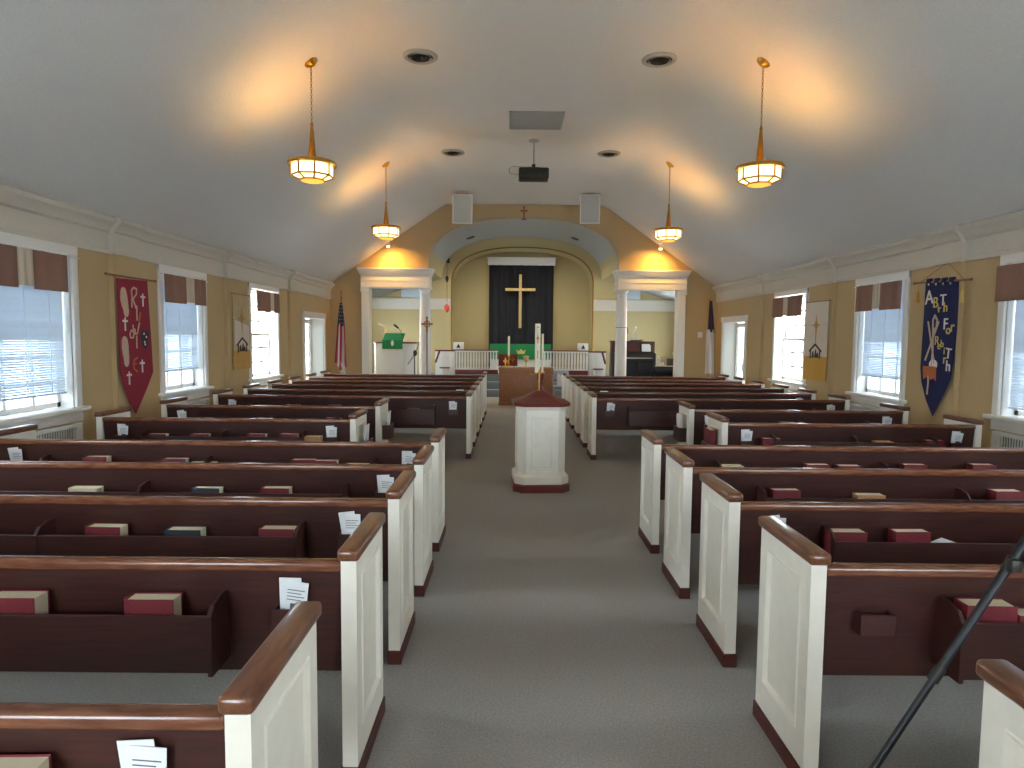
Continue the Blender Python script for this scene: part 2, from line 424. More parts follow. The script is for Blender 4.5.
# ------------------------------------------------------------------ windows, blinds, valances, radiator covers
PORTAL = []
def side_root(name, X, s, y, z, label, cat, group=None, kind=None, off=0.0):
    # local frame: +x to the viewer's right, -y out of the wall, z up
    return thing(name, label, cat, (X + s * off, y, z), R(90) * s, group, kind)
SIDE = {1: 'wall with the red banner', -1: 'wall with the blue banner'}
def window(n, X, s, y0, y1, where):
    w = y1 - y0; h = ZW1 - ZW0
    r = side_root(f'window_{n}', X, s, (y0 + y1) / 2, ZW0, f'white sash window, {where}', 'window', kind='structure')
    b = MB(); e = 0.09; a = w / 2
    b.box(-a, -a + e, -0.03, 0.02, 0, h, bev=0.006); b.box(a - e, a, -0.03, 0.02, 0, h, bev=0.006); b.box(-a, a, -0.035, 0.02, h - e, h, bev=0.006)
    for q in (-1, 1): b.box(q * (a - e - 0.012), q * (a - e + 0.004), 0.005, WT, 0, h - e)
    b.box(-a + e, a - e, 0.005, WT, h - e - 0.012, h - e + 0.004)
    b.build('casing', M['white'], r)
    b = MB(); b.box(-a - 0.05, a + 0.05, -0.09, 0.16, -0.02, 0.025, bev=0.01); b.box(-a, a, -0.03, 0.0, -0.13, -0.02, bev=0.006); b.box(-a + e, a - e, 0.14, WT, -0.02, 0.0)
    b.build('stool', M['white'], r)
    gi, hh = a - e - 0.012, h - e - 0.012
    b = MB()
    for (z0, z1, yy) in ((0.03, hh * 0.5 + 0.02, 0.14), (hh * 0.5 - 0.02, hh, 0.18)):
        b.box(-gi, -gi + 0.05, yy, yy + 0.035, z0, z1); b.box(gi - 0.05, gi, yy, yy + 0.035, z0, z1)
        b.box(-gi, gi, yy, yy + 0.035, z0, z0 + 0.05); b.box(-gi, gi, yy, yy + 0.035, z1 - 0.045, z1)
        for k in (1, 2):
            x = -gi + 2 * gi * k / 3; b.box(x - 0.018, x + 0.018, yy + 0.005, yy + 0.03, z0, z1)
            z = z0 + (z1 - z0) * k / 3; b.box(-gi, gi, yy + 0.005, yy + 0.03, z - 0.018, z + 0.018)
    b.build('sash', M['white'], r)
    b = MB(); b.box(-gi, gi, 0.222, 0.226, 0.03, hh); b.build('pane', M['pane2'] if 5 < y0 < 10 else M['pane'], r)  # dimmed glass only where blinds hang against the daylight
    PORTAL.append((X - s * (WT + 0.02), (y0 + y1) / 2, ZW0 + h / 2, w, h, s))
    return r
def blind(X, s, y0, y1, drop, where):
    w = y1 - y0; a = w / 2 - 0.115; top = ZW1 - 0.11
    r = side_root('venetian_blind', X, s, (y0 + y1) / 2, top, f'white venetian blind in the {where}', 'blind', 'venetian blinds in the windows')
    b = MB(); b.box(-a, a, 0.055, 0.095, -0.04, 0, bev=0.004); b.build('headrail', M['slat'], r)
    b = MB(); z = -0.06
    while z > -drop:
        j = random.uniform(-5, 3); mx = Matrix.Translation((0, 0.075, z)) @ Matrix.Rotation(R((-74 if z > -0.62 * drop else -54) + j), 4, 'X') @ Matrix.Rotation(R(random.uniform(-0.25, 0.25)), 4, 'Y')
        b.box(-a, a, -0.0125, 0.0125, -0.0008, 0.0008, mx=mx); z -= 0.024
    o = b.build('slats', M['slat'], r)
    b = MB(); b.box(-a, a, 0.06, 0.09, -drop - 0.02, -drop, bev=0.003); b.build('bottom_rail', M['slat'], r)
    b = MB()
    for q in (-0.62, 0, 0.62): b.tube([(q * a, 0.061, 0), (q * a, 0.061, -drop)], 0.0035, 6)
    b.build('ladder_cord', M['slat'], r)
def cloth(b, x0, x1, z0, z1, y, amp=0.008, waves=3, n=24, mi=0, skew=0.0, th=0.004):
    def p(u, v, off): return (x0 + (x1 - x0) * u + skew * (1 - v), y - off + amp * math.sin(u * waves * 2 * math.pi + 0.7 * v), z0 + (z1 - z0) * v)
    nv = 4
    for i in range(n):
        for j in range(nv):
            u0, u1, v0, v1 = i / n, (i + 1) / n, j / nv, (j + 1) / nv
            b.face([p(u0, v0, th), p(u1, v0, th), p(u1, v1, th), p(u0, v1, th)], mi)
            b.face([p(u0, v1, 0), p(u1, v1, 0), p(u1, v0, 0), p(u0, v0, 0)], mi)
    for j in range(nv):
        v0, v1 = j / nv, (j + 1) / nv
        for u in (0, 1): b.face([p(u, v0, 0), p(u, v0, th), p(u, v1, th), p(u, v1, 0)], mi)
    for i in range(n):
        for v in (0, 1): b.face([p(i / n, v, 0), p(i / n, v, th), p((i + 1) / n, v, th), p((i + 1) / n, v, 0)], mi)
def valance(X, s, y0, y1, segs, where, h=0.365):
    w = y1 - y0
    r = side_root('window_valance', X, s, (y0 + y1) / 2, ZW1 - 0.12, f'brown and cream cloth valance over the {where}', 'curtain', 'valances over the windows', off=0.05)
    b = MB(); b.tube([(-w / 2 + 0.02, 0, 0), (w / 2 - 0.02, 0, 0)], 0.008, 8)
    for q in (-1, 1): b.tube([(q * (w / 2 - 0.03), 0, 0), (q * (w / 2 - 0.03), 0.045, 0)], 0.006, 6)
    b.build('rod', M['white'], r)
    for (u0, u1, c, sk) in segs:
        b = MB(); zz = -h * (1.0 if c == 'b' else 0.93)
        cloth(b, -w / 2 + w * u0, -w / 2 + w * u1, zz, 0.005, -0.012, 0.006, 2, skew=sk)
        b.build('brown_panel' if c == 'b' else 'cream_panel', M['val'] if c == 'b' else M['val2'], r)
def radiator(X, s, y0, y1, where):
    w = y1 - y0 - 0.16; a = w / 2
    r = side_root('radiator_cover', X, s, (y0 + y1) / 2, 0, f'white radiator cover with a slotted grille below the {where}', 'radiator', 'radiator covers under the windows')
    b = MB(); d = -0.07
    b.box(-a, a, d, 0, 0, 0.5, bev=0.004, seg=1); b.box(-a, a, d, 0, 0.72, 0.76, bev=0.004, seg=1); b.box(-a, -a + 0.09, d, 0, 0.5, 0.72); b.box(a - 0.09, a, d, 0, 0.5, 0.72)
    b.build('body', M['white'], r)
    b = MB(); k = -a + 0.1
    while k < a - 0.1: b.box(k, k + 0.010, d + 0.004, d + 0.016, 0.5, 0.72); k += 0.036
    b.build('grille', M['white'], r)
    b = MB(); b.box(-a + 0.09, a - 0.09, -0.02, -0.004, 0.5, 0.72); b.build('slot_shade_backing', M['black'], r)  # black sheet stands in for the shade behind the grille slots
n = 0
WW = {1: ['beside the rearmost pews, red banner side', 'nearest one in view on the side of the red banner', 'just beyond the red banner', 'beyond the faded nativity banner, next to the side door', 'unseen, added to light the pulpit side chamber'],
      -1: ['beside the rearmost pews, blue banner side', 'nearest one in view on the side of the blue banner', 'just beyond the blue banner', 'beyond the star banner, with bare muntins', 'unseen, added to light the organ side chamber']}
for s, X in ((1, XL), (-1, XR)):
    for i, (y0, y1) in enumerate(WIN):
        n += 1; window(n, X, s, y0, y1, WW[s][i])
        nice = {1: ['', 'nearest window on the red-banner side', 'window just beyond the red banner', 'window beyond the faded nativity banner'], -1: ['', 'nearest window on the blue-banner side', 'window just beyond the blue banner', 'window beyond the star banner']}[s]
        if 0 < i < 4:
            nm = nice[i]
            if i < 3: blind(X, s, y0, y1, {1: 1.40, 2: 1.28}[i] if s > 0 else {1: 1.47, 2: 1.30}[i], nm)
            u = {(1, 2): (0.0, 0.33, 0.48, 0.84), (1, 3): (0.05, 0.48, 0.66, 0.93), (1, 4): (0.17, 0.62, 0.74, 0.95), (-1, 2): (0.0, 0.41, 0.55, 0.92), (-1, 3): (0.07, 0.41, 0.55, 0.93), (-1, 4): (0.02, 0.36, 0.50, 0.92)}[(s, i + 1)]
            segs = [(u[0], u[1], 'b', 0.0), (u[1], u[2], 'c', 0.0), (u[2], u[3], 'b', 0.0)]
            valance(X, s, y0, y1, segs, nm)
            radiator(X, s, y0, y1, nm)
for i, (x0, x1) in enumerate(bx):  # unseen windows added behind the camera for frontal fill
    b = MB(); e = 0.08
    r = thing(f'window_{n+1+i}', 'unseen added window in the entrance wall, ' + ('red' if i == 0 else 'blue') + ' banner side', 'window', ((x0 + x1) / 2, YB, 0.9), R(180), kind='structure')
    a = 0.8
    for q in (-1, 1): b.box(q * a, q * (a + 0.09), -0.03, 0.0, -0.09, 1.89)
    b.box(-a, a, -0.03, 0, 1.8, 1.89); b.box(-a, a, -0.06, 0.05, -0.09, 0.0); b.box(-0.02, 0.02, 0.1, 0.14, 0, 1.8); b.box(-a, a, 0.1, 0.14, 0.88, 0.92)
    b.build('frame', M['white'], r); b = MB(); b.box(-a, a, 0.158, 0.162, 0, 1.8); b.build('pane', M['pane'], r)
    PORTAL.append(((x0 + x1) / 2, YB - 0.32, 1.8, 1.6, 1.8, 0))
# side doors
for i, (s, X) in enumerate(((1, XL), (-1, XR))):
    y0, y1 = DOORY; w = y1 - y0; a = w / 2
    r = side_root(f'door_{i+1}', X, s, (y0 + y1) / 2, 0, f'white side door with added glazing next to the {"national" if s > 0 else "white and navy"} flag', 'door', kind='structure')
    b = MB(); e = 0.1
    b.box(-a, -a + e, -0.03, 0.01, 0, ZD, bev=0.006); b.box(a - e, a, -0.03, 0.01, 0, ZD, bev=0.006); b.box(-a - 0.03, a + 0.03, -0.04, 0.01, ZD - e, ZD + 0.02, bev=0.006)
    for q in (-1, 1): b.box(q * (a - e - 0.012), q * (a - e + 0.004), 0.005, WT, 0, ZD - e)
    b.box(-a + e, a - e, 0.005, WT, ZD - e - 0.012, ZD - e + 0.004); b.build('casing', M['white'], r)
    g = a - e - 0.014
    b = MB()
    for q in (-1, 1):
        b.box(q * 0.004, q * 0.07, WT - 0.06, WT - 0.02, 0, ZD - 0.12); b.box(q * g, q * (g - 0.07), WT - 0.06, WT - 0.02, 0, ZD - 0.12)
        b.box(q * 0.07, q * (g - 0.07), WT - 0.06, WT - 0.02, 0, 0.25); b.box(q * 0.07, q * (g - 0.07), WT - 0.06, WT - 0.02, ZD - 0.22, ZD - 0.12)
    lf = b.build('leaf', M['white'], r)
    b = MB(); b.box(-g + 0.07, g - 0.07, WT - 0.042, WT - 0.038, 0.25, ZD - 0.22); b.build('pane', M['pane3'], r)  # glazing added so dimmed daylight brightens the doorway strip
    b = MB(); b.tube([(-0.09, WT - 0.07, 0.92), (-0.09, WT - 0.1, 0.95), (-0.09, WT - 0.1, 1.1), (-0.09, WT - 0.07, 1.13)], 0.012, 8); b.build('handle', M['dark'], r)
    PORTAL.append((X - s * (WT + 0.02), (y0 + y1) / 2, 1.1, 1.5, 2.1, s))

# ------------------------------------------------------------------ pews
PL, PS = 3.58, 2.60          # full and short pew length
def pew_end(s, x0, dirn, root):
    """white panelled end; x0 = outer face, dirn=+1 when the panelled face looks to -x (local)"""
    a = x0; X = lambda u: s * (a + dirn * u)
    b = MB()
    y0, y1, z0, z1 = 0.022, 0.512, 0.06, 0.872
    b.box(X(0.02), X(0.066), y0, y1, z0, z1)
    f, d = 0.075, 0.012
    ring = [(y0, y1, z0, z1, 0.008), (y0 + f, y1 - f, z0 + f + 0.06, z1 - f, 0.008), (y0 + f + 0.006, y1 - f - 0.006, z0 + f + 0.066, z1 - f - 0.006, 0.003), (y0 + f + 0.022, y1 - f - 0.022, z0 + f + 0.082, z1 - f - 0.022, 0.019)]
    def q(rg): ya, yb, za, zb, u = rg; return [(X(u), ya, za), (X(u), yb, za), (X(u), yb, zb), (X(u), ya, zb)]
    for r0, r1 in zip(ring, ring[1:]):
        A, B = q(r0), q(r1)
        for k in range(4): b.face([A[k], A[(k + 1) % 4], B[(k + 1) % 4], B[k]])
    b.face(q(ring[-1]))
    A = q(ring[0]); B = q((y0, y1, z0, z1, 0.02))
    for k in range(4): b.face([A[k], A[(k + 1) % 4], B[(k + 1) % 4], B[k]])
    e = b.build('end_panel', M['cream'], root)
    b = MB(); b.box(X(-0.006), X(0.076), 0.0, 0.535, 0.872, 0.92, bev=0.016, seg=3); b.build('cap', M['cap'], e)
    b = MB(); b.box(X(0.0), X(0.072), 0.012, 0.522, 0.0, 0.072, bev=0.004, seg=1); b.build('plinth', M['plinth'], e)
    return e
def make_pew(s, L, label, short):
    t = thing('pew', label, 'pew')
    pew_end(s, 0.0, 1, t); pew_end(s, L, -1, t)
    X = lambda u: s * u
    i0, i1 = 0.064, L - 0.064
    b = MB(); b.prism([(0.035, 0.86), (0.06, 0.86), (0.10, 0.43), (0.075, 0.43)], 'x', X(i0), X(i1))
    bk = b.build('backrest', M['wood'], t)
    b = MB(); b.box(X(i0), X(i1), 0.018, 0.072, 0.825, 0.868, bev=0.014, seg=3); b.build('top_rail', M['rail'], bk)
    b = MB(); b.box(X(i0), X(i1), 0.08, 0.48, 0.415, 0.445, bev=0.01); b.build('seat', M['wood'], t)
    b = MB(); b.prism([(0.12, 0.0), (0.42, 0.0), (0.45, 0.41), (0.09, 0.41)], 'x', X(L * 0.5 - 0.02), X(L * 0.5 + 0.02)); b.build('centre_support', M['wood'], t)
    r0, r1 = 0.50, L - 0.50
    b = MB()
    b.box(X(r0), X(r1), -0.085, -0.07, 0.49, 0.70, bev=0.003, seg=1); b.box(X(r0), X(r1), -0.07, 0.074, 0.49, 0.505)
    m = (r0 + r1) / 2
    for u in (r0, m, r1 - 0.016):
        b.prism([(0.068, 0.48), (-0.09, 0.48), (-0.09, 0.70), (-0.06, 0.735), (0.0, 0.75), (0.046, 0.75)], 'x', X(u), X(u + 0.016))
    b.build('book_rack', M['wood'], t)
    for u in (0.19, L - 0.32):
        b = MB(); b.box(X(u), X(u + 0.13), 0.0, 0.012, 0.61, 0.69, bev=0.002, seg=1); b.box(X(u), X(u + 0.13), 0.012, 0.06, 0.61, 0.622); b.box(X(u), X(u + 0.012), 0.012, 0.052, 0.622, 0.69); b.box(X(u + 0.118), X(u + 0.13), 0.012, 0.052, 0.622, 0.69)
        b.build('card_holder', M['wood'], t)
    if short:
        b = MB(); b.box(X(-0.085), X(-0.07), 0.13, 0.40, 0.46, 0.63, bev=0.003, seg=1); b.box(X(-0.07), X(0.008), 0.13, 0.40, 0.46, 0.475)
        b.box(X(-0.07), X(0.008), 0.13, 0.145, 0.475, 0.63); b.box(X(-0.07), X(0.008), 0.385, 0.40, 0.475, 0.63)
        b.build('end_rack', M['wood'], t)
    return t
XAL, XAR = -0.563, 1.108
ROWS = [('back', 0, 1.38), ('back', 1, 2.37), ('back', 2, 3.30), ('back', 3, 4.20), ('back', 4, 5.10), ('short', 0, 6.50), ('short', 1, 7.72)] + [('front', k, 9.08 + 1.03 * k) for k in range(6)]
ORD = ['first', 'second', 'third', 'fourth', 'fifth', 'sixth']
proto = {}
PEWY = {}
def pew_phrase(s, kind, k):
    side = 'left' if s < 0 else 'right'
    if kind == 'back': return f'{ORD[k]} long pew {side} of aisle from the entrance'
    if kind == 'short': return f'{"first" if k == 0 else "second"} short pew {side} of aisle from the entrance'
    return f'{ORD[k]} pew {side} of aisle past the short pews'
for s in (-1, 1):
    for kind, k, y in ROWS:
        if s > 0 and kind == 'back' and k == 0: y = 1.06
        sh = kind == 'short'; dx0 = 0.055 if (s > 0 and kind == 'back' and k == 0) else 0.0
        key = (s, sh)
        L = (PS if sh else PL)
        x = (XAL if s < 0 else XAR + dx0) + s * ((PL - PS) if sh else 0)
        lab = pew_phrase(s, kind, k)
        lab = 'white-ended dark pew, ' + lab
        if key not in proto: o = proto[key] = make_pew(s, L, lab, sh)
        else: o = copy_tree(proto[key]); o['label'] = lab
        o.location = (x, y, 0)
        o['group'] = ('short pews' if sh else 'long pews') + (' left' if s < 0 else ' right') + ' of the aisle'
        PEWY[(s, kind, k)] = (x, y, L)

# ------------------------------------------------------------------ books and leaflets
def make_book(w, h, t, cover, label):
    r = thing('hymnal', label, 'book')
    b = MB(); c = 0.003
    b.box(-w / 2, w / 2, -t / 2, -t / 2 + c, 0, h, bev=0.001, seg=1); b.box(-w / 2, w / 2, t / 2 - c, t / 2, 0, h, bev=0.001, seg=1)
    b.prism([(-w / 2, -t / 2), (-w / 2 - 0.006, -t / 4), (-w / 2 - 0.006, t / 4), (-w / 2, t / 2), (-w / 2 + 0.004, t / 2 - c), (-w / 2 + 0.004, -t / 2 + c)], 'z', 0, h)
    b.build('cover', M[cover], r)
    b = MB(); b.box(-w / 2 + 0.005, w / 2 - 0.004, -t / 2 + c, t / 2 - c, 0.004, h - 0.004); b.build('pages', M['page'], r)
    return r
BP = {}
CNAME = {'maroon': 'maroon', 'navybk': 'dark slate', 'tan': 'tan', 'creambk': 'cream covered'}
# (side, kind, row) -> list of (pixel x0, x1, y top, cover)
BOOKS = {
    (-1, 'back', 0): [(-40, 34, 766, 'maroon')],
    (-1, 'back', 1): [(-18, 52, 594, 'maroon'), (129, 178, 596, 'maroon')],
    (-1, 'back', 2): [(90, 124, 525, 'maroon'), (168, 204, 528, 'navybk'), (262, 296, 527, 'maroon')],
    (-1, 'back', 3): [(73, 99, 487, 'creambk'), (195, 221, 487, 'navybk'), (264, 290, 487, 'maroon')],
    (-1, 'back', 4): [(86, 109, 456, 'maroon'), (165, 187, 458, 'maroon'), (195, 213, 462, 'creambk'), (294, 315, 459, 'maroon'), (316.5, 337, 460, 'maroon'), (348, 367, 464, 'tan')],
    (-1, 'short', 0): [(150, 167, 433.5, 'maroon'), (193, 209, 433.5, 'maroon'), (249, 266, 433.5, 'maroon'), (282, 297, 433.5, 'maroon'), (306, 320, 438, 'tan')],
    (-1, 'short', 1): [(198, 212, 417.5, 'maroon'), (257, 272, 417.5, 'maroon'), (327, 341, 417.5, 'maroon')],
    (-1, 'front', 0): [(287, 300, 404.5, 'maroon'), (328, 342, 404.5, 'maroon'), (408, 418, 408, 'maroon')],
    (1, 'back', 1): [(963, 1008, 602, 'maroon'), (1014, 1060, 612, 'maroon')],
    (1, 'back', 2): [(830, 862, 530, 'maroon'), (893, 926, 530, 'maroon')],
    (1, 'back', 3): [(773, 797, 489, 'maroon'), (857, 881, 494, 'tan'), (993, 1018, 490, 'maroon')],
    (1, 'back', 4): [(722, 740, 465, 'creambk'), (806, 828, 464, 'maroon'), (838, 858, 465, 'maroon'), (903, 924, 464, 'maroon'), (971, 992, 464, 'maroon')],
    (1, 'short', 0): [(762, 780, 438, 'maroon'), (874, 891, 443, 'tan'), (925, 942, 440, 'maroon')],
    (1, 'short', 1): [(780, 795, 422, 'maroon'), (866, 880, 423, 'maroon')],
}
for (s, kind, k), lst in BOOKS.items():
    x0p, yp, L = PEWY[(s, kind, k)]
    order = sorted(lst, key=lambda q: abs((q[0] + q[1]) / 2 - 512)); same = {}
    for j, (pa, pb, py, cov) in enumerate(order):
        Y = yp - 0.015
        p = aty((pa + pb) / 2, py, Y)
        th = random.choice((0.07, 0.075, 0.08)); z0 = 0.506
        h = min(max(p.z - z0, 0.20), 0.27)
        nm = CNAME[cov]
        same.setdefault(cov, 0); same[cov] += 1
        tot = sum(1 for q in lst if q[3] == cov)
        ordw = '' if tot == 1 else f'{ORD[same[cov]-1]} '
        lab = f'{ordw}{nm} book along the {pew_phrase(s, kind, k)}'
        key = (cov, th)
        if key not in BP: o = BP[key] = make_book(0.178, 0.23, th, cov, lab)
        else: o = copy_tree(BP[key]); o['label'] = lab
        o.location = (p.x, Y, z0); o.scale = (1, 1, h / 0.23)
        o.rotation_euler = (0, 0, R(random.uniform(-2, 2)))
        o['group'] = 'books in the pew racks'
# leaflets in the card holders: folded sheets
def make_leaflet(label, var):
    r = thing('leaflet', label, 'paper')
    b = MB(); w, h = 0.082, 0.18
    for i, (tilt, dx, yy) in enumerate(((-3, -0.004, 0.004), (4, 0.006, -0.002))):
        mx = Matrix.Translation((dx, yy, 0)) @ Matrix.Rotation(R(tilt + var * 4), 4, 'Y') @ Matrix.Rotation(R(6), 4, 'X')
        b.box(-w / 2, w / 2, -0.0012, 0.0012, 0, h - 0.012 * i, mx=mx)
    b.build('folded_sheet', M['paper'], r)
    b = MB(); mx = Matrix.Translation((0.006, -0.0036, 0)) @ Matrix.Rotation(R(4 + var * 4), 4, 'Y') @ Matrix.Rotation(R(6), 4, 'X')
    for q in range(4): b.box(-0.035, 0.03 - 0.012 * (q % 2), -0.0003, 0.0003, 0.132 - q * 0.013, 0.135 - q * 0.013, mx=mx)
    if var > 0: b.box(-0.02, 0.03, -0.0003, 0.0003, 0.03, 0.08, mx=mx)
    b.build('print', M['ink'], r)
    return r
LV = [make_leaflet('x', 0), make_leaflet('x', 1), make_leaflet('x', -1)]
used = set()
LEAF = [(-1, 'back', 0, 'aisle'), (-1, 'back', 1, 'aisle'), (-1, 'back', 2, 'aisle'), (-1, 'back', 3, 'aisle'), (-1, 'back', 4, 'aisle'), (-1, 'back', 4, 'wall'), (-1, 'short', 0, 'aisle'), (-1, 'short', 0, 'wall'),
        (-1, 'short', 1, 'wall'), (-1, 'front', 0, 'aisle'), (-1, 'front', 0, 'wall'), (1, 'back', 2, 'aisle'), (1, 'short', 0, 'aisle'), (1, 'short', 0, 'wall'), (1, 'short', 1, 'aisle'), (1, 'short', 1, 'wall'), (1, 'front', 0, 'aisle'), (1, 'front', 0, 'wall'), (1, 'front', 1, 'wall')]
for i, (s, kind, k, where) in enumerate(LEAF):
    x0, y0, L = PEWY[(s, kind, k)]; v = i % 3
    o = LV[v] if v not in used else copy_tree(LV[v]); used.add(v)
    u = 0.255 if where == 'aisle' else L - 0.255
    o.location = (x0 + s * u, y0 + 0.042, 0.624)
    o['label'] = f'white leaflet, {where} end of the ' + pew_phrase(s, kind, k)
    o['category'] = 'paper'; o['group'] = 'leaflets in the pew card holders'
# a few loose items
x0, y0, L = PEWY[(1, 'back', 2)]
p = aty(942, 536, y0 - 0.02)
b = MB(); b.face([(-0.075, 0, 0), (0.075, 0, 0), (0.075, -0.004, 0.19), (0.0, -0.004, 0.21), (-0.075, -0.002, 0.18)])
b.prism([(-0.075, 0), (0.075, 0), (0.078, 0.195), (0.0, 0.222), (-0.075, 0.19)], 'y', -0.003, 0.003)
o = b.build('open_leaflet', M['paper']); o.location = (p.x, y0 - 0.02, 0.487); tag(o, 'loose white sheet standing in the rack of the third long pew right of the aisle', 'paper')
for (s, kind, k, cov, lab) in ((1, 'short', 0, 'maroon', 'crimson hymnal in the end rack of the nearer short pew right of the aisle'),):
    x0, y0, L = PEWY[(s, kind, k)]
    o = copy_tree(BP[('maroon', 0.07)] if ('maroon', 0.07) in BP else list(BP.values())[0]); o['label'] = lab; o['group'] = 'books in the end racks'
    o.location = (x0 - s * 0.036, y0 + 0.265, 0.477); o.rotation_euler = (0, 0, R(90)); o.scale = (1.2, 1, 1.3)
for (s, k, lab) in ((1, 1, 'white booklet in the end rack of the farther short pew right of the aisle'), (-1, 0, 'white booklet in the end rack of the nearer short pew left of the aisle'), (-1, 1, 'white booklet in the end rack of the farther short pew left of the aisle')):
    x0, y0, L = PEWY[(s, 'short', k)]
    b = MB(); b.box(-0.004, 0.004, -0.09, 0.09, 0, 0.31, bev=0.002, seg=1); b.box(-0.009, -0.005, -0.075, 0.1, 0, 0.29)
    o = b.build('booklet', M['paper']); tag(o, lab, 'paper', 'booklets in the end racks')
    o.location = (x0 - s * 0.035, y0 + 0.26, 0.477); o.rotation_euler = (R(2), R(-4 * s), 0)
for (s, k, px, lab) in ((-1, 1, 460, 'small white paper lying on the top rail near the aisle, left front pews'), (1, 1, 604, 'small white paper lying on the top rail near the aisle, right front pews')):
    x0, y0, L = PEWY[(s, 'front', k)]
    p = aty(px, 396, y0 + 0.045)
    b = MB(); b.box(-0.06, 0.06, -0.04, 0.04, 0, 0.004); b.box(-0.055, 0.05, -0.03, 0.045, 0.004, 0.009)
    o = b.build('order_sheet', M['paper']); o.location = (p.x, y0 + 0.045, 0.869); tag(o, lab, 'paper')

# ------------------------------------------------------------------ candle pedestal and paschal candle
px_, py_ = 0.32, 7.42
r = thing('candle_pedestal', 'white octagonal candle pedestal with a red-brown roof in the aisle', 'pedestal', (px_, py_, 0), R(4))
def octo(a, c): return [(-a + c, -a), (a - c, -a), (a, -a + c), (a, a - c), (a - c, a), (-a + c, a), (-a, a - c), (-a, -a + c)]
b = MB()
b.prism(octo(0.262, 0.085), 'z', 0.18, 0.93)
def loft(b, a0, c0, z0, a1, c1, z1, mi=0):
    A = [b.bm.verts.new((x, y, z0)) for x, y in octo(a0, c0)]; B = [b.bm.verts.new((x, y, z1)) for x, y in octo(a1, c1)]
    for i in range(8): b.bm.faces.new((A[i], A[(i + 1) % 8], B[(i + 1) % 8], B[i])).material_index = mi
    b.bm.faces.new(A[::-1]).material_index = mi; b.bm.faces.new(B).material_index = mi
loft(b, 0.30, 0.095, 0.09, 0.30, 0.095, 0.17); loft(b, 0.30, 0.095, 0.17, 0.262, 0.085, 0.20)
loft(b, 0.262, 0.085, 0.90, 0.285, 0.09, 0.945)
body = b.build('body', M['cream'], r)
for k in range(4):
    b = MB(); w, z0, z1 = 0.125, 0.27, 0.83
    for (x0, x1, za, zb) in ((-w, w, z0, z0 + 0.03), (-w, w, z1 - 0.03, z1), (-w, -w + 0.03, z0, z1), (w - 0.03, w, z0, z1)): b.box(x0, x1, -0.272, -0.258, za, zb, bev=0.005)
    o = b.build('panel_moulding', M['cream'], r); o.rotation_euler = (0, 0, R(90 * k))
b = MB(); loft(b, 0.315, 0.10, 0.0, 0.315, 0.10, 0.075); loft(b, 0.315, 0.10, 0.075, 0.30, 0.095, 0.09); b.build('plinth', M['redwood'], r)
b = MB(); loft(b, 0.305, 0.10, 0.945, 0.315, 0.10, 0.985); loft(b, 0.315, 0.10, 0.985, 0.17, 0.055, 1.035); loft(b, 0.17, 0.055, 1.035, 0.05, 0.02, 1.105); o = b.build('roof', M['redwood'], r); o.data.shade_flat()
b = MB(); b.lathe([(0.040, 1.095), (0.03, 1.13), (0.02, 1.16), (0.022, 1.20), (0.04, 1.225), (0.044, 1.25), (0.044, 1.30)], n=18); b.build('candle_socket', M['redwood'], r)
b = MB(); b.lathe([(0.0435, 0), (0.05, 0.012), (0.0435, 0.024)], (0, 0, 1.288), 18); b.tube([(-0.04, -0.03, 1.29), (-0.11, -0.03, 1.285)], 0.007, 8); b.ball((-0.11, -0.03, 1.285), 0.012); b.tube([(-0.02, -0.045, 1.34), (-0.02, -0.045, 1.09)], 0.008, 8); b.build('socket_ring', M['brass'], r, 'bright brass ring and rod')
r = thing('paschal_candle', 'tall ivory paschal candle standing on the pedestal in the aisle', 'candle', (px_ - 0.035, py_, 1.302))
b = MB(); b.lathe([(0.031, 0), (0.031, 0.545), (0.028, 0.55)], n=20); b.build('wax_shaft', M['wax'], r)
b = MB(); b.tube([(0, 0, 0.55), (0, 0, 0.57)], 0.003, 6); b.build('wick', M['dark'], r)
b = MB()
for z in (0.16, 0.33): b.box(-0.006, 0.006, -0.034, -0.029, z, z + 0.09)
b.box(-0.018, 0.018, -0.034, -0.029, 0.38, 0.395); b.ball((0, -0.029, 0.51), 0.011, sy=0.5); b.build('ornament', M['goldf'], r)
r = thing('taper_candle', 'slim ivory taper candle right behind the paschal candle', 'candle', (px_ + 0.022, py_ + 0.05, 1.07))
b = MB(); b.lathe([(0.02, 0), (0.02, 0.02), (0.012, 0.03), (0.012, 0.16), (0.022, 0.18), (0.022, 0.22)], n=14); b.build('holder', M['redwood'], r)
b = MB(); b.lathe([(0.013, 0), (0.013, 0.45), (0.010, 0.455)], (0, 0, 0.215), 14); b.build('wax_shaft', M['wax'], r)

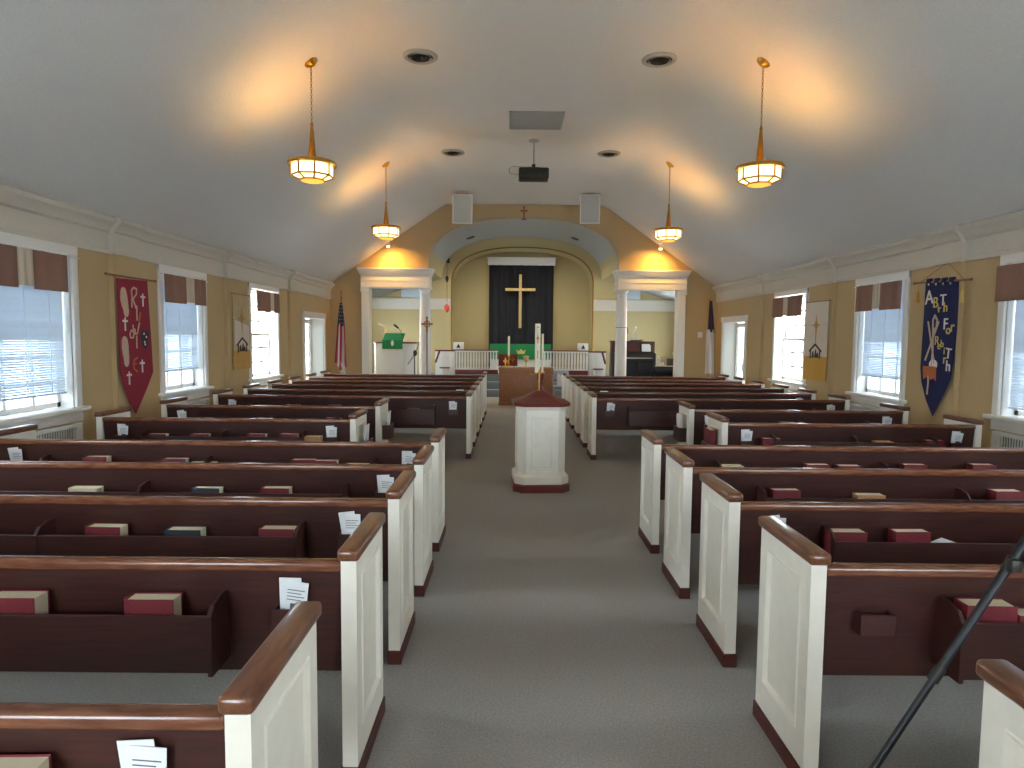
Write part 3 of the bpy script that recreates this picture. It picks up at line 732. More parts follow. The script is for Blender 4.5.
# ------------------------------------------------------------------ pendant lamps
def make_lamp(label, drop, s):
    r = thing('pendant_lamp', label, 'lamp')
    n8 = 8; ro, zt, zm, zb = 0.222, 0.0, -0.115, -0.155
    b = MB(); b.lathe([(0.15, 0.0), (0.255, -0.005), (0.262, 0.012), (0.255, 0.035), (0.235, 0.042), (0.15, 0.03), (0.15, 0.0)], n=40, cap=False)
    for k in range(4):
        a = R(45 + 90 * k); b.tube([(0.03 * math.cos(a), 0.03 * math.sin(a), 0.05), (0.16 * math.cos(a), 0.16 * math.sin(a), 0.02)], 0.008, 6)
    b.build('rim', M['brass'], r)
    b = MB(); b.lathe([(0.0, 0.035), (0.055, 0.035), (0.055, 0.06), (0.045, 0.075), (0.014, 0.42), (0.018, 0.435), (0.01, 0.46)], n=20, cap=False); b.build('stem', M['dbrass'], r)
    fr = MB()
    P = lambda rad, k, z: Vector((rad * math.cos(2 * math.pi * (k + .5) / n8), rad * math.sin(2 * math.pi * (k + .5) / n8), z))
    rb = 0.13
    for k in range(n8):
        b = MB(); q = [P(ro, k, zt), P(ro, k + 1, zt), P(ro, k + 1, zm), P(ro, k, zm)]
        c = sum(q, Vector()) / 4; nrm = Vector((c.x, c.y, 0)).normalized() * 0.006
        q2 = [v - nrm for v in q]
        b.face(q); b.face(q2[::-1])
        for i in range(4): b.face([q[i], q[(i + 1) % 4], q2[(i + 1) % 4], q2[i]])
        b.build('glass_panel', M['lampglass'], r)
        for A, B in ((P(ro, k, zt), P(ro, k, zm)), (P(ro, k, zm), P(ro, k + 1, zm)), (P(ro, k, zm), P(rb, k, zb)), (P(rb, k, zb), P(rb, k + 1, zb))): fr.tube([A, B], 0.011, 6)
    fr.build('frame', M['brass'], r)
    b = MB()
    for k in range(n8): b.face([P(ro - .004, k, zm), P(ro - .004, k + 1, zm), P(rb, k + 1, zb + .003), P(rb, k, zb + .003)])
    b.build('lower_glass', M['lampglass'], r)
    b = MB(); b.lathe([(0.118, zb), (0.118, zb - 0.012), (0.09, zb - 0.02), (0.02, zb - 0.026)], n=24); b.build('bottom_glass', M['amber'], r)
    b = MB(); z = 0.455; i = 0
    while z < drop - 0.04:
        mx = Matrix.Translation((0, 0, z)) @ Matrix.Rotation(R(90 * (i % 2)), 4, 'Z') @ Matrix.Diagonal((0.6, 1, 1.25, 1))
        b.torus((0, 0, 0), 0.015, 0.004, 'y', 10, 6, mx=mx); z += 0.03; i += 1
    b.build('chain', M['dbrass'], r)
    b = MB(); ang = math.atan(0.70) * s
    mx = Matrix.Translation((0, 0, drop)) @ Matrix.Rotation(ang, 4, 'Y')
    b.lathe([(0.0, -0.05), (0.02, -0.045), (0.03, -0.03), (0.075, -0.012), (0.08, 0.004)], n=24, mx=mx, cap=False); b.tube([(0, 0, drop - 0.055), (0, 0, drop - 0.02)], 0.01, 8); b.build('canopy', M['brass'], r)
    L = bpy.data.lights.new('bulb', 'POINT'); L.energy = LAMP_W; L.color = (1.0, 0.74, 0.24); L.shadow_soft_size = 0.11
    o = bpy.data.objects.new('bulb', L); COL.objects.link(o); o.parent = r; o.location = (0, 0, -0.045)
    return r
LAMP_W = 17.0
for s, Y, pxl, pyl, who in ((-1, 7.35, 311, 163, 'nearer pendant lamp on the side of the red banner'), (1, 7.35, 763, 168, 'nearer pendant lamp on the side of the blue banner'),
                            (-1, 11.58, 386, 227, 'farther pendant lamp above the side of the pulpit'), (1, 11.58, 668, 228.5, 'farther pendant lamp above the side of the organ')):
    x = CX + s * 2.47 - (0.06 if s > 0 else 0); z = 3.545
    o = make_lamp('lit brass and cream glass ' + who, ceil_z(x) - z, s); o.location = (x, Y, z); o['group'] = 'brass pendant lamps'

# small spotlights on the slope near the front wall
for s in (-1, 1):
    x = CX + s * 3.32; z = ceil_z(x) - 0.02
    r = thing('spotlight', 'small lit spotlight high above the ' + ('pulpit' if s < 0 else 'organ') + ' entablature', 'lamp', (x, YF - 0.42, z), 0, 'spotlights near the gable wall')
    b = MB(); b.lathe([(0.05, -0.03), (0.06, 0.02)], n=16); b.tube([(0, 0, -0.03), (0, 0, -0.07)], 0.012, 8); b.build('mount', M['white'], r)
    b = MB(); b.lathe([(0.03, 0.0), (0.05, -0.06), (0.055, -0.1)], (0, 0, -0.06), 16, cap=False); b.build('shade', M['white'], r)
    b = MB(); b.ball((0, 0, -0.145), 0.042); b.build('bulb', M['bulb'], r)
    L = bpy.data.lights.new('lamp_beam', 'SPOT'); L.energy = 36; L.color = (1.0, 0.53, 0.10); L.spot_size = R(150); L.spot_blend = 0.9; L.shadow_soft_size = 0.05
    o = bpy.data.objects.new('lamp_beam', L); COL.objects.link(o); o.parent = r; o.location = (0, 0, -0.2)
    d = Vector((-s * 0.12, 0.42, -0.75)); o.rotation_euler = d.to_track_quat('-Z', 'Y').to_euler()

# ------------------------------------------------------------------ ceiling fittings
for i, (x, y, w) in enumerate(((CX - 1.38, 8.0, 'nearer round vent on the side of the red banner'), (CX + 1.43, 8.03, 'nearer round vent on the side of the blue banner'), (CX - 1.36, 12.05, 'farther round vent toward the pulpit side'), (CX + 1.42, 12.03, 'farther round vent toward the organ side'))):
    zc = ceil_z(x)
    r = thing('ceiling_vent', 'dark slotted ' + w, 'vent', (x, y, zc), 0, 'round ceiling vents')
    b = MB(); b.lathe([(0.15, 0.002), (0.205, 0.002), (0.205, -0.012), (0.18, -0.028), (0.15, -0.02), (0.15, 0.002)], n=36, cap=False); b.build('flange', M['vent'], r)
    b = MB(); b.lathe([(0.0, -0.004), (0.152, -0.004)], n=30, cap=False); b.build('duct_opening', M['vdark'], r)
    for rad in (0.03, 0.06, 0.09, 0.12):
        b = MB(); b.lathe([(rad, -0.006), (rad + 0.012, -0.03), (rad + 0.014, -0.03), (rad + 0.003, -0.006)], n=30, cap=False)
        b.build('louvre_ring', M['vent'] if rad > 0.1 else M['dark'], r)
xg0, xg1 = -0.08, 0.74
r = thing('return_air_grille', 'square grey return-air grille in the flat ceiling', 'vent', ((xg0 + xg1) / 2, 10.27, ZC))
b = MB(); a = 0.41
for q in (-1, 1): b.box(q * (a - 0.03), q * a, -a, a, -0.015, 0.0); b.box(-a, a, q * (a - 0.03), q * a, -0.015, 0.0)
b.build('frame', M['greymet'], r)
b = MB()
for k in range(26):
    y = -a + 0.035 + k * 0.029; b.box(-a + 0.03, a - 0.03, y, y + 0.018, -0.012, -0.004)
b.build('louvres', M['greymet'], r)
b = MB(); b.box(-a + 0.03, a - 0.03, -a + 0.03, a - 0.03, -0.003, 0.0); b.build('backing', M['vent'], r)
zt = ceil_z(0.33)
r = thing('projector', 'dark ceiling projector hanging on a thin pole', 'projector', (0.33, 11.3, zt))
p = aty(534, 175, 11.3); dz = p.z - zt
b = MB(); b.box(-0.25, 0.25, -0.19, 0.17, dz - 0.085, dz + 0.085, bev=0.025); b.build('body', M['dark'], r)
b = MB(); b.lathe([(0.055, 0), (0.06, 0.03), (0.045, 0.035)], (0, 0, 0), 18, mx=Matrix.Translation((0.1, -0.19, dz)) @ Matrix.Rotation(R(90), 4, 'X')); b.build('lens', M['black'], r)
b = MB(); b.lathe([(0.09, 0.0), (0.09, -0.015), (0.03, -0.03)], n=18); b.tube([(0, 0, -0.02), (0, 0, dz + 0.14)], 0.014, 10); b.build('pole', M['vent'], r)
b = MB(); b.box(-0.09, 0.09, -0.06, 0.06, dz + 0.085, dz + 0.12, bev=0.01); b.box(-0.03, 0.03, -0.03, 0.03, dz + 0.12, dz + 0.17); b.build('bracket', M['black'], r)
b = MB(); b.tube([(-0.25, 0, dz), (-0.34, 0, dz + 0.01), (-0.40, 0, dz + 0.02), (-0.41, 0, dz + 0.1), (-0.35, 0, dz + 0.14), (-0.06, 0, dz + 0.13)], 0.006, 6); b.build('cable', M['vent'], r)
# loudspeakers hung before the gable
for s, pc in ((-1, 462.5), (1, 590)):
    Y = 15.3; p = aty(pc, 209, Y)
    r = thing('wall_loudspeaker', 'white framed grey loudspeaker hung high ' + ('left' if s < 0 else 'right') + ' of the arch top', 'loudspeaker', (p.x, Y, p.z), R(-6 * s), 'loudspeakers above the arch')
    t = Matrix.Rotation(R(14), 4, 'X')
    b = MB(); b.box(-0.225, 0.225, 0.0, 0.2, -0.32, 0.32, bev=0.01, mx=t); b.build('cabinet', M['white'], r)
    b = MB()
    for q in (-1, 1): b.box(q * 0.205, q * 0.228, -0.018, 0.0, -0.325, 0.325, mx=t); b.box(-0.228, 0.228, -0.018, 0.0, q * 0.302, q * 0.325, mx=t)
    b.build('front_frame', M['white'], r)
    b = MB(); b.box(-0.205, 0.205, -0.012, -0.002, -0.302, 0.302, mx=t); b.build('grille', M['grille'], r)
    b = MB(); top = ceil_z(p.x) - p.z
    b.tube([(s * -0.1, 0.15, 0.30), (s * -0.1, 0.15, top)], 0.012, 8); b.tube([(s * 0.12, 0.15, 0.28), (s * 0.12, 0.15, ceil_z(p.x + s * 0.12) - p.z)], 0.012, 8); b.build('bracket', M['dark'], r)
# small cross above the arch
p = aty(524, 213, YF - 0.04)
b = MB(); b.box(-0.022, 0.022, -0.02, 0.02, -0.15, 0.13, bev=0.004); b.box(-0.09, 0.09, -0.02, 0.02, 0.03, 0.075, bev=0.004); b.ball((0, 0, 0.14), 0.03); b.box(-0.06, 0.06, -0.025, 0.035, -0.17, -0.14)
o = b.build('small_cross', M['oak']); o.location = (p.x, YF - 0.04, p.z); tag(o, 'small brown cross standing above the top of the arch', 'cross')
# switch plate
p = aty(700, 335, YF)
b = MB(); b.box(-0.06, 0.06, -0.012, 0, -0.07, 0.07, bev=0.004); b.box(-0.012, 0.012, -0.022, -0.01, -0.025, 0.025)
o = b.build('switch_plate', M['white']); o.location = (p.x, YF, p.z); tag(o, 'small white switch plate on the gable wall near the white flag', 'switch')

# ------------------------------------------------------------------ wall banners
def lmap(X, s, y0, off=0.1):
    """pixel -> local (x, z) on the banner plane"""
    def f(px, py):
        p = atx(px, py, X + s * off); return (s * (p.y - y0), p.z)
    return f
# red banner
YR = 8.06
r = side_root('wall_banner', XL, 1, YR, 0, 'pointed crimson banner with footprints and crosses beside a window', 'banner', 'wall banners', off=0.1)
f = lmap(XL, 1, YR)
out = [f(*q) for q in ((116.5, 278), (147, 281), (149, 310), (151.5, 345), (153, 372), (147, 388), (142, 400), (136, 414), (130, 403), (124, 387), (120, 372), (119, 345), (118, 310))]
b = MB(); b.prism(out, 'y', -0.003, 0.003); b.build('cloth', M['red'], r)
zr = f(130, 278.5)[1]
b = MB(); xa, xb = f(106, 276)[0], f(155, 283)[0]; b.tube([(xa, 0, zr + 0.015), (xb, 0, zr + 0.015)], 0.011, 8); b.ball((xa, 0, zr + 0.015), 0.017); b.ball((xb, 0, zr + 0.015), 0.017); b.build('rod', M['oak'], r)
b = MB()
def sole(pts, rad):
    P = [f(*q) for q in pts]; 
    for (x, z), w in zip(P, rad):
        b.prism([(x + w * math.cos(t * math.pi / 9), z + w * 1.35 * math.sin(t * math.pi / 9)) for t in range(18)], 'y', -0.0075 - 0.0003 * len(b.bm.faces) / 400, -0.003)
sole(((123, 294), (123.4, 298), (124.2, 302), (125, 306), (125.8, 311)), (0.06, 0.07, 0.066, 0.058, 0.052))
b.build('footprint', M['skinf'], r); b = MB()
sole(((124.5, 343), (124.8, 347), (125.3, 352), (126, 357), (126.2, 361)), (0.06, 0.066, 0.06, 0.054, 0.05))
b.build('footprint', M['skinf'], r)
b = MB()
for (cx_, cy_, k) in ((142.5, 299, 1.0), (124.8, 323, 1.0), (142, 365, 1.0), (129, 377, 1.0)):
    x, z = f(cx_, cy_); b.box(x - 0.012, x + 0.012, -0.007, -0.003, z - 0.09, z + 0.065); b.box(x - 0.05, x + 0.05, -0.007, -0.003, z + 0.012, z + 0.036)
b.build('cross_applique', M['whitef'], r)
b = MB(); x, z = f(144.5, 338)
b.prism([(x + (0.085 + 0.02 * math.sin(5 * t)) * math.cos(t), z + (0.11 + 0.03 * math.sin(3 * t)) * math.sin(t)) for t in frange(0, 2 * math.pi, 30)[:-1]], 'y', -0.006, -0.003); b.build('dark_patch', M['greyf'], r)
b = MB()
for (dx, dz) in ((-0.02, 0.05), (0.03, 0.01), (-0.01, -0.05), (0.0, -0.08)): b.box(x + dx - 0.012, x + dx + 0.012, -0.009, -0.006, z + dz - 0.01, z + dz + 0.014)
b.build('white_fleck', M['whitef'], r)
b = MB()
W = lambda *q: [f(*a) for a in q]
b.strip(W((131.5, 307), (131.5, 298), (131, 290), (133, 287.5), (136, 289), (136, 294), (132.5, 299), (135.5, 308)), 0.022, -0.008, -0.003)       # R
b.strip(W((136.3, 306), (136.6, 320)), 0.02, -0.008, -0.003)                                                                        # I
b.strip(W((133, 332), (131, 330), (129.5, 334), (130.5, 338), (133, 337.5), (133.5, 333), (132.5, 325)), 0.018, -0.008, -0.003)             # o
b.strip(W((134.5, 329), (134.8, 334), (137, 333.5), (139, 323)), 0.018, -0.008, -0.003)                                              # y
b.strip(W((136.3, 336), (136.5, 348)), 0.018, -0.008, -0.003)                                                                       # I
b.build('cream_letters', M['skinf'], r)
b = MB(); b.strip(W((140, 313), (138.5, 321)), 0.03, -0.008, -0.003); b.strip(W((137, 357.5), (134, 360), (133, 364), (134, 369), (137, 371.5)), 0.022, -0.008, -0.003); b.strip(W((133.3, 364), (136, 363.5)), 0.018, -0.008, -0.003); b.build('rust_letters', M['orangef'], r)

# blue banner
YBn = 7.93
r = side_root('wall_banner', XR, -1, YBn, 0, 'pointed navy banner lettered A BirTh For RebirTh beside a window', 'banner', 'wall banners', off=0.1)
f = lmap(XR, -1, YBn)
out = [f(*q) for q in ((926, 282), (959, 279.5), (958.5, 300), (957, 330), (954, 360), (951, 378), (945, 392), (932.5, 416), (926, 400), (921.5, 382), (920.5, 368), (922, 345), (924, 315))]
b = MB(); b.prism(out, 'y', -0.003, 0.003); b.build('cloth', M['blue'], r)
pts = [f(914.5, 283.5), f(971, 279.3)]; zr = (pts[0][1] + pts[1][1]) / 2
b = MB(); xa, xb = pts[0][0], pts[1][0]; b.tube([(xa, 0, pts[0][1]), (xb, 0, pts[1][1])], 0.012, 8); b.ball((xa, 0, pts[0][1]), 0.017); b.ball((xb, 0, pts[1][1]), 0.017); b.build('rod', M['oak'], r)
b = MB(); ap = f(946, 262.5); b.tube([(xa + .1, 0, pts[0][1]), (ap[0], 0.02, ap[1]), (xb - .1, 0, pts[1][1])], 0.004, 6); b.build('hanging_cord', M['oak'], r)
for (qx, qy, z_) in ((918.5, 283.5, 'goldf'), (963, 281, 'yellowf')):
    b = MB(); x, z = f(qx, qy); b.tube([(x, 0, z), (x, 0, z - 0.12)], 0.004, 6); b.lathe([(0.008, -0.10), (0.018, -0.13), (0.024, -0.24)], (x, 0, z), 10); b.build('tassel', M[z_], r)
for k in range(4):
    x, z = f(930 + 7.6 * k, 281.5 - 0.5 * k); b = MB(); b.box(x - 0.05, x + 0.035, -0.016, 0.016, z - 0.05, z + 0.035, bev=0.008); b.build('hanging_tab', M['blue'], r)
b = MB()
for k in range(4):
    x, z = f(930 + 7.3 * k, 284.5 - 0.4 * k); b.ball((x, -0.017, z), 0.014, sy=0.4)
b.build('button', M['ivory'], r)
ww, yy = M['whitef'], M['yellowf']
def put(m, ch, qx, qy, h, rot=0):
    x, z = f(qx, qy); h *= 0.86; mb = MB(); text_into(mb, ch, x, z, h, -0.003, rot=R(rot), depth=0.006); mb.build('letter', m, r)
put(ww, 'A', 929.7, 298, 0.19, 4); put(yy, 'B', 936, 303, 0.145); put(yy, 'i', 938.8, 308, 0.075); put(yy, 'r', 940, 309, 0.07); put(ww, 'T', 943.5, 300.5, 0.15); put(yy, 'h', 946, 307.5, 0.13)
put(ww, 'F', 946, 324.5, 0.15); put(yy, 'o', 948.7, 330, 0.085); put(yy, 'r', 952.8, 327, 0.095)
put(yy, 'R', 937.3, 341, 0.12); put(yy, 'e', 939.5, 346, 0.07); put(yy, 'b', 942.5, 344, 0.10); put(yy, 'i', 944.7, 351, 0.09); put(yy, 'r', 945, 359.5, 0.085); put(ww, 'T', 948.8, 354, 0.14, -6); put(ww, 'h', 948.5, 366.5, 0.145)
b = MB()
W = lambda *q: [f(*a) for a in q]
b.strip(W((931.5, 370), (933.2, 350), (933.5, 320), (935.5, 315.5), (937.6, 320), (937, 327), (934, 331)), 0.026, -0.009, -0.003)
b.strip(W((928.7, 322), (934.7, 364)), 0.022, -0.009, -0.003); b.strip(W((939.2, 322), (925.6, 360)), 0.022, -0.010, -0.003)
b.strip(W((928.7, 376), (928.6, 383), (927.5, 394)), 0.018, -0.012, -0.003)
b.build('chi_rho_applique', M['skinf'], r)
b = MB(); x, z = f(933.5, 364.5); b.prism([(x + 0.075 * math.cos(t), z + 0.06 * math.sin(t)) for t in frange(0, 2 * math.pi, 24)[:-1]], 'y', -0.008, -0.003); b.build('shell_applique', M['whitef'], r)
b = MB(); P0 = W((923.5, 366), (936.5, 366.5), (935.8, 381), (934, 378), (931, 380), (928, 376.5), (924, 379)); b.prism(P0, 'y', -0.0095, -0.003); b.build('bag_applique', M['orangef'], r)

# nativity banners
def nativity(s, X, y0, y1, zt, zb, zs, label, faded):
    yc = (y0 + y1) / 2; a = (y1 - y0) / 2
    r = side_root('wall_banner', X, s, yc, 0, label, 'banner', 'wall banners', off=0.085)
    b = MB(); b.box(-a, a, -0.003, 0.003, zs, zt); b.build('white_cloth', M['fadedf'] if faded else M['ivory'], r)
    b = MB(); b.box(-a - 0.02, a, -0.006, 0.002, zb, zs + 0.02); b.build('gold_cloth', M['fadedg'] if faded else M['goldf'], r)
    if faded:
        b = MB(); b.prism([(-a + 0.06, zs + 0.12), (a - 0.04, zs + 0.02), (a - 0.05, zs + 0.42), (-a + 0.06, zs + 0.52)], 'y', -0.0055, -0.003); b.build('pale_patch', M['ivory'], r)
    b = MB(); b.tube([(-a - 0.04, 0.0, zt), (a + 0.04, 0, zt)], 0.009, 8); b.build('rod', M['oak'], r)
    zc = zt - (zt - zs) * 0.42
    b = MB()
    for k in range(8):
        t = k * math.pi / 4; L = 0.17 if k % 2 == 0 else 0.08
        if k == 6: L = 0.30
        w = 0.03
        b.prism([(w * math.cos(t + math.pi / 2), zc + w * math.sin(t + math.pi / 2)), (L * math.cos(t), zc + L * math.sin(t)), (w * math.cos(t - math.pi / 2), zc + w * math.sin(t - math.pi / 2))], 'y', -0.008, -0.003)
    b.build('star', M['goldf'] if not faded else M['fadedg'], r)
    b = MB(); zz = zs + 0.02
    for dx in (-0.33, 0.33): b.strip([(dx * 0.2, zc - .1), (dx, zs + .25)], 0.008, -0.005, -0.003)
    for dx in (-0.4, 0.4): b.strip([(dx * 0.2, zc), (dx * 0.95, zc + 0.01)], 0.008, -0.005, -0.003)
    b.build('star_ray', M['yellowf'], r)
    b = MB(); h = 0.20
    b.strip([(-0.17, zz - 0.03), (-0.17, zz + 0.10), (-0.21, zz + 0.09), (0.0, zz + h), (0.21, zz + 0.09), (0.17, zz + 0.10), (0.17, zz - 0.03)], 0.03, -0.011, -0.006)
    b.build('stable', M['brownf'], r)
    b = MB()
    for dx, hh in ((-0.08, 0.09), (0.02, 0.12), (0.09, 0.07)):
        b.prism([(dx - 0.045, zz - 0.02), (dx + 0.045, zz - 0.02), (dx + 0.02, zz + hh * 0.75), (dx, zz + hh), (dx - 0.02, zz + hh * 0.75)], 'y', -0.010, -0.006)
    b.build('figure', M['greyf'] if s < 0 else M['brownf'], r)
    return r
nativity(-1, XR, 10.62, 11.42, 2.33, 1.02, 1.40, 'white star banner with a stable on a gold base', False)
nativity(1, XL, 10.70, 11.38, 2.36, 1.12, 1.42, 'faded white nativity banner with a gold base facing the star banner', True)

# ------------------------------------------------------------------ chancel furnishings
# dossal curtain with pelmet and the hanging cross
YD = 20.87
x0, x1 = aty(489, 300, YD).x, aty(553.5, 300, YD).x; zt = aty(521, 264.5, YD).z
r = thing('dossal_curtain', 'tall black dossal curtain behind the gold cross', 'curtain', ((x0 + x1) / 2, YD, 0))
b = MB(); a = (x1 - x0) / 2; cloth(b, -a, a, 0.62, zt, 0.05, 0.025, 9, n=90); b.build('drape', M['curtain'], r)
b = MB(); b.box(-a - 0.04, a + 0.04, -0.03, 0.1, zt - 0.02, zt + 0.19, bev=0.008); b.box(-a - 0.07, a + 0.07, -0.05, 0.1, zt + 0.19, zt + 0.22); b.build('pelmet', M['white'], r)
YX = YD - 0.12
p0, p1 = aty(520.5, 274.5, YX), aty(520.5, 328, YX); pa, pb = aty(505.5, 289.5, YX), aty(535.5, 289.5, YX)
r = thing('hanging_cross', 'plain gold cross hanging before the black curtain', 'cross', (p0.x, YX, 0))
b = MB(); b.box(-0.042, 0.042, -0.03, 0.03, p1.z, p0.z, bev=0.006); b.build('upright', M['gold'], r)
b = MB(); q = (pb.x - pa.x) / 2; b.box(-q, q, -0.034, 0.026, pa.z - 0.042, pa.z + 0.042, bev=0.006); b.build('crossbar', M['gold'], r)
b = MB(); b.tube([(0, 0, p0.z - 0.01), (0, 0.02, zt)], 0.004, 6); b.build('hanging_wire', M['dark'], r)
# altar
YA = 19.98
xa, xb = aty(490, 350, YA).x, aty(551, 350, YA).x; ztop = aty(521, 344, YA).z
r = thing('altar', 'altar under a green frontal behind the communion rail', 'altar', ((xa + xb) / 2, YA, 0.6)); a = (xb - xa) / 2; h = ztop - 0.6
b = MB(); b.box(-a + 0.03, a - 0.03, 0.02, 0.56, 0, h - 0.03); b.box(-a, a, 0, 0.6, h - 0.06, h - 0.015, bev=0.006); b.build('table', M['white'], r)
b = MB(); b.box(-a - 0.005, a + 0.005, -0.008, 0.58, h - 0.015, h - 0.005); fz = aty(521, 359.5, YA).z - 0.6; b.box(-a - 0.005, a + 0.005, -0.012, -0.004, fz, h - 0.005)
b.build('frontal', M['green'], r)
b = MB()
for i in range(30): x = -a + 0.02 + i * (2 * a - 0.04) / 29; b.box(x - 0.012, x + 0.012, -0.011, -0.005, fz - 0.03, fz)
b.build('fringe', M['yellowf'], r)
c = aty(521, 352, YA); ex = c.x - (xa + xb) / 2
b = MB(); z = c.z - 0.6
b.prism([(ex - 0.10, z - 0.06), (ex + 0.10, z - 0.06), (ex + 0.14, z + 0.08), (ex + 0.07, z + 0.02), (ex, z + 0.1), (ex - 0.07, z + 0.02), (ex - 0.14, z + 0.08)], 'y', -0.02, -0.012); b.build('crown_emblem', M['yellowf'], r)
# communion rail
YRL = 19.32
zt = aty(521, 350, YRL).z
for s_, (qa, qb) in ((-1, (455, 498)), (1, (543, 588.5))):
    xa, xb = aty(qa, 360, YRL).x, aty(qb, 360, YRL).x
    r = thing('communion_rail', 'white balustered communion rail with dark wood base, ' + ('pulpit' if s_ < 0 else 'organ') + ' side', 'rail', ((xa + xb) / 2, YRL, 0.6), 0, 'communion rails'); a = (xb - xa) / 2; h = zt - 0.6
    b = MB(); b.box(-a, a, -0.05, 0.05, h - 0.03, h, bev=0.01); b.build('handrail', M['redwood'], r)
    for z0, z1 in ((h - 0.065, h - 0.03), (0.13, 0.16)):
        b = MB(); b.box(-a, a, -0.035, 0.035, z0, z1); b.build('bar', M['white'], r)
    b = MB(); b.box(-a, a, -0.06, 0.06, 0.0, 0.13, bev=0.005); b.build('base', M['redwood'], r)
    nb = 15; bl = MB(); bl.lathe([(0.022, 0.16), (0.03, 0.2), (0.02, 0.24), (0.027, 0.40), (0.02, h - 0.10), (0.024, h - 0.065)], n=10)
    o0 = bl.build('baluster', M['white'], r)
    for i in range(nb):
        o = o0 if i == 0 else o0.copy()
        if i: COL.objects.link(o); o.parent = r
        o.location = (-a + 0.05 + i * (2 * a - 0.10) / (nb - 1), 0, 0)
# small white speakers on the rail ends
for s, pc in ((-1, 454.5), (1, 587)):
    p = aty(pc, 350, YRL + 0.02)
    r = thing('small_loudspeaker', 'small white loudspeaker box on the ' + ('pulpit' if s < 0 else 'organ') + ' end of the communion rail', 'loudspeaker', (p.x + (0.12 if s < 0 else -0.12), YRL, zt + 0.001), 0, 'rail loudspeakers')
    b = MB(); b.box(-0.15, 0.15, -0.05, 0.12, 0, 0.21, bev=0.012); b.build('cabinet', M['white'], r)
    b = MB(); b.prism([(-0.06, 0.05), (0.06, 0.05), (0.0, 0.17)], 'y', -0.056, -0.05); b.build('grille', M['dark'], r)
# stair parapets beside the rail
for s in (-1, 1):
    px0, px1 = (435, 455) if s < 0 else (588.5, 606)
    Y = 18.9; A, B = aty(px0, 360, Y).x, aty(px1, 360, Y).x; A, B = min(A, B), max(A, B); zt2 = aty(512, 350.5, Y).z
    r = thing('rail_parapet', 'white stair parapet at the ' + ('pulpit' if s < 0 else 'organ') + ' end of the communion rail', 'parapet', ((A + B) / 2, Y, 0), 0, 'stair parapets'); a = (B - A) / 2 - 0.01
    b = MB(); b.box(-a, a, 0, 0.10, 0, zt2 - 0.04, bev=0.004); b.box(-s * a, -s * (a - 0.14), -0.10, 0.14, 0, zt2 - 0.04, bev=0.004); b.build('panel', M['white'], r)
    b = MB(); b.box(-a - 0.01, a + 0.01, -0.03, 0.13, zt2 - 0.04, zt2, bev=0.01); b.tube([(s * a * 0.55, -0.07, zt2 - 0.03), (s * (a - 0.02), -0.12, zt2 - 0.36)], 0.03, 8); b.build('handrail', M['redwood'], r)
    b = MB(); b.box(-0.1, 0.12, -0.22, -0.105, 0, zt2 - 0.52, bev=0.004); b.build('newel', M['white'], r)
    b = MB(); b.box(-0.13, 0.15, -0.25, -0.09, zt2 - 0.52, zt2 - 0.485, bev=0.006); b.build('newel_cap', M['redwood'], r)
# sanctuary lamp
p = aty(447, 260, 19.7)
r = thing('sanctuary_lamp', 'red sanctuary lamp on a long chain near the inner arch', 'lamp', (p.x, 19.72, 0))
q = aty(447, 308, 19.72).z; m = aty(447, 279, 19.72).z
b = MB(); b.tube([(0, 0.28, p.z + .02), (0, 0, p.z), (0, -0.02, p.z - 0.03)], 0.015, 8); b.box(-0.05, 0.05, 0.262, 0.28, p.z - 0.06, p.z + 0.1); b.build('bracket', M['dark'], r)
b = MB(); b.tube([(0, 0, p.z - 0.02), (0, 0, q + 0.1)], 0.007, 6)
for i in range(28): b.torus((0, 0, p.z - 0.05 - i * (p.z - q - 0.2) / 28), 0.012, 0.005, 'x' if i % 2 else 'y', 8, 5)
b.build('chain', M['dbrass'], r)
b = MB(); b.lathe([(0.01, 0.1), (0.045, 0.06), (0.05, 0.0), (0.03, -0.07), (0.01, -0.1)], (0, 0, m), 14); b.build('counterweight', M['dark'], r)
b = MB(); b.lathe([(0.02, 0.11), (0.06, 0.08), (0.075, 0.06), (0.075, 0.05)], (0, 0, q), 16); b.lathe([(0.07, -0.05), (0.04, -0.10), (0.01, -0.15)], (0, 0, q), 16); b.build('fitting', M['brass'], r)
b = MB(); b.lathe([(0.065, 0.055), (0.085, 0.02), (0.075, -0.05)], (0, 0, q), 16); b.build('red_glass', M['redlamp'], r)
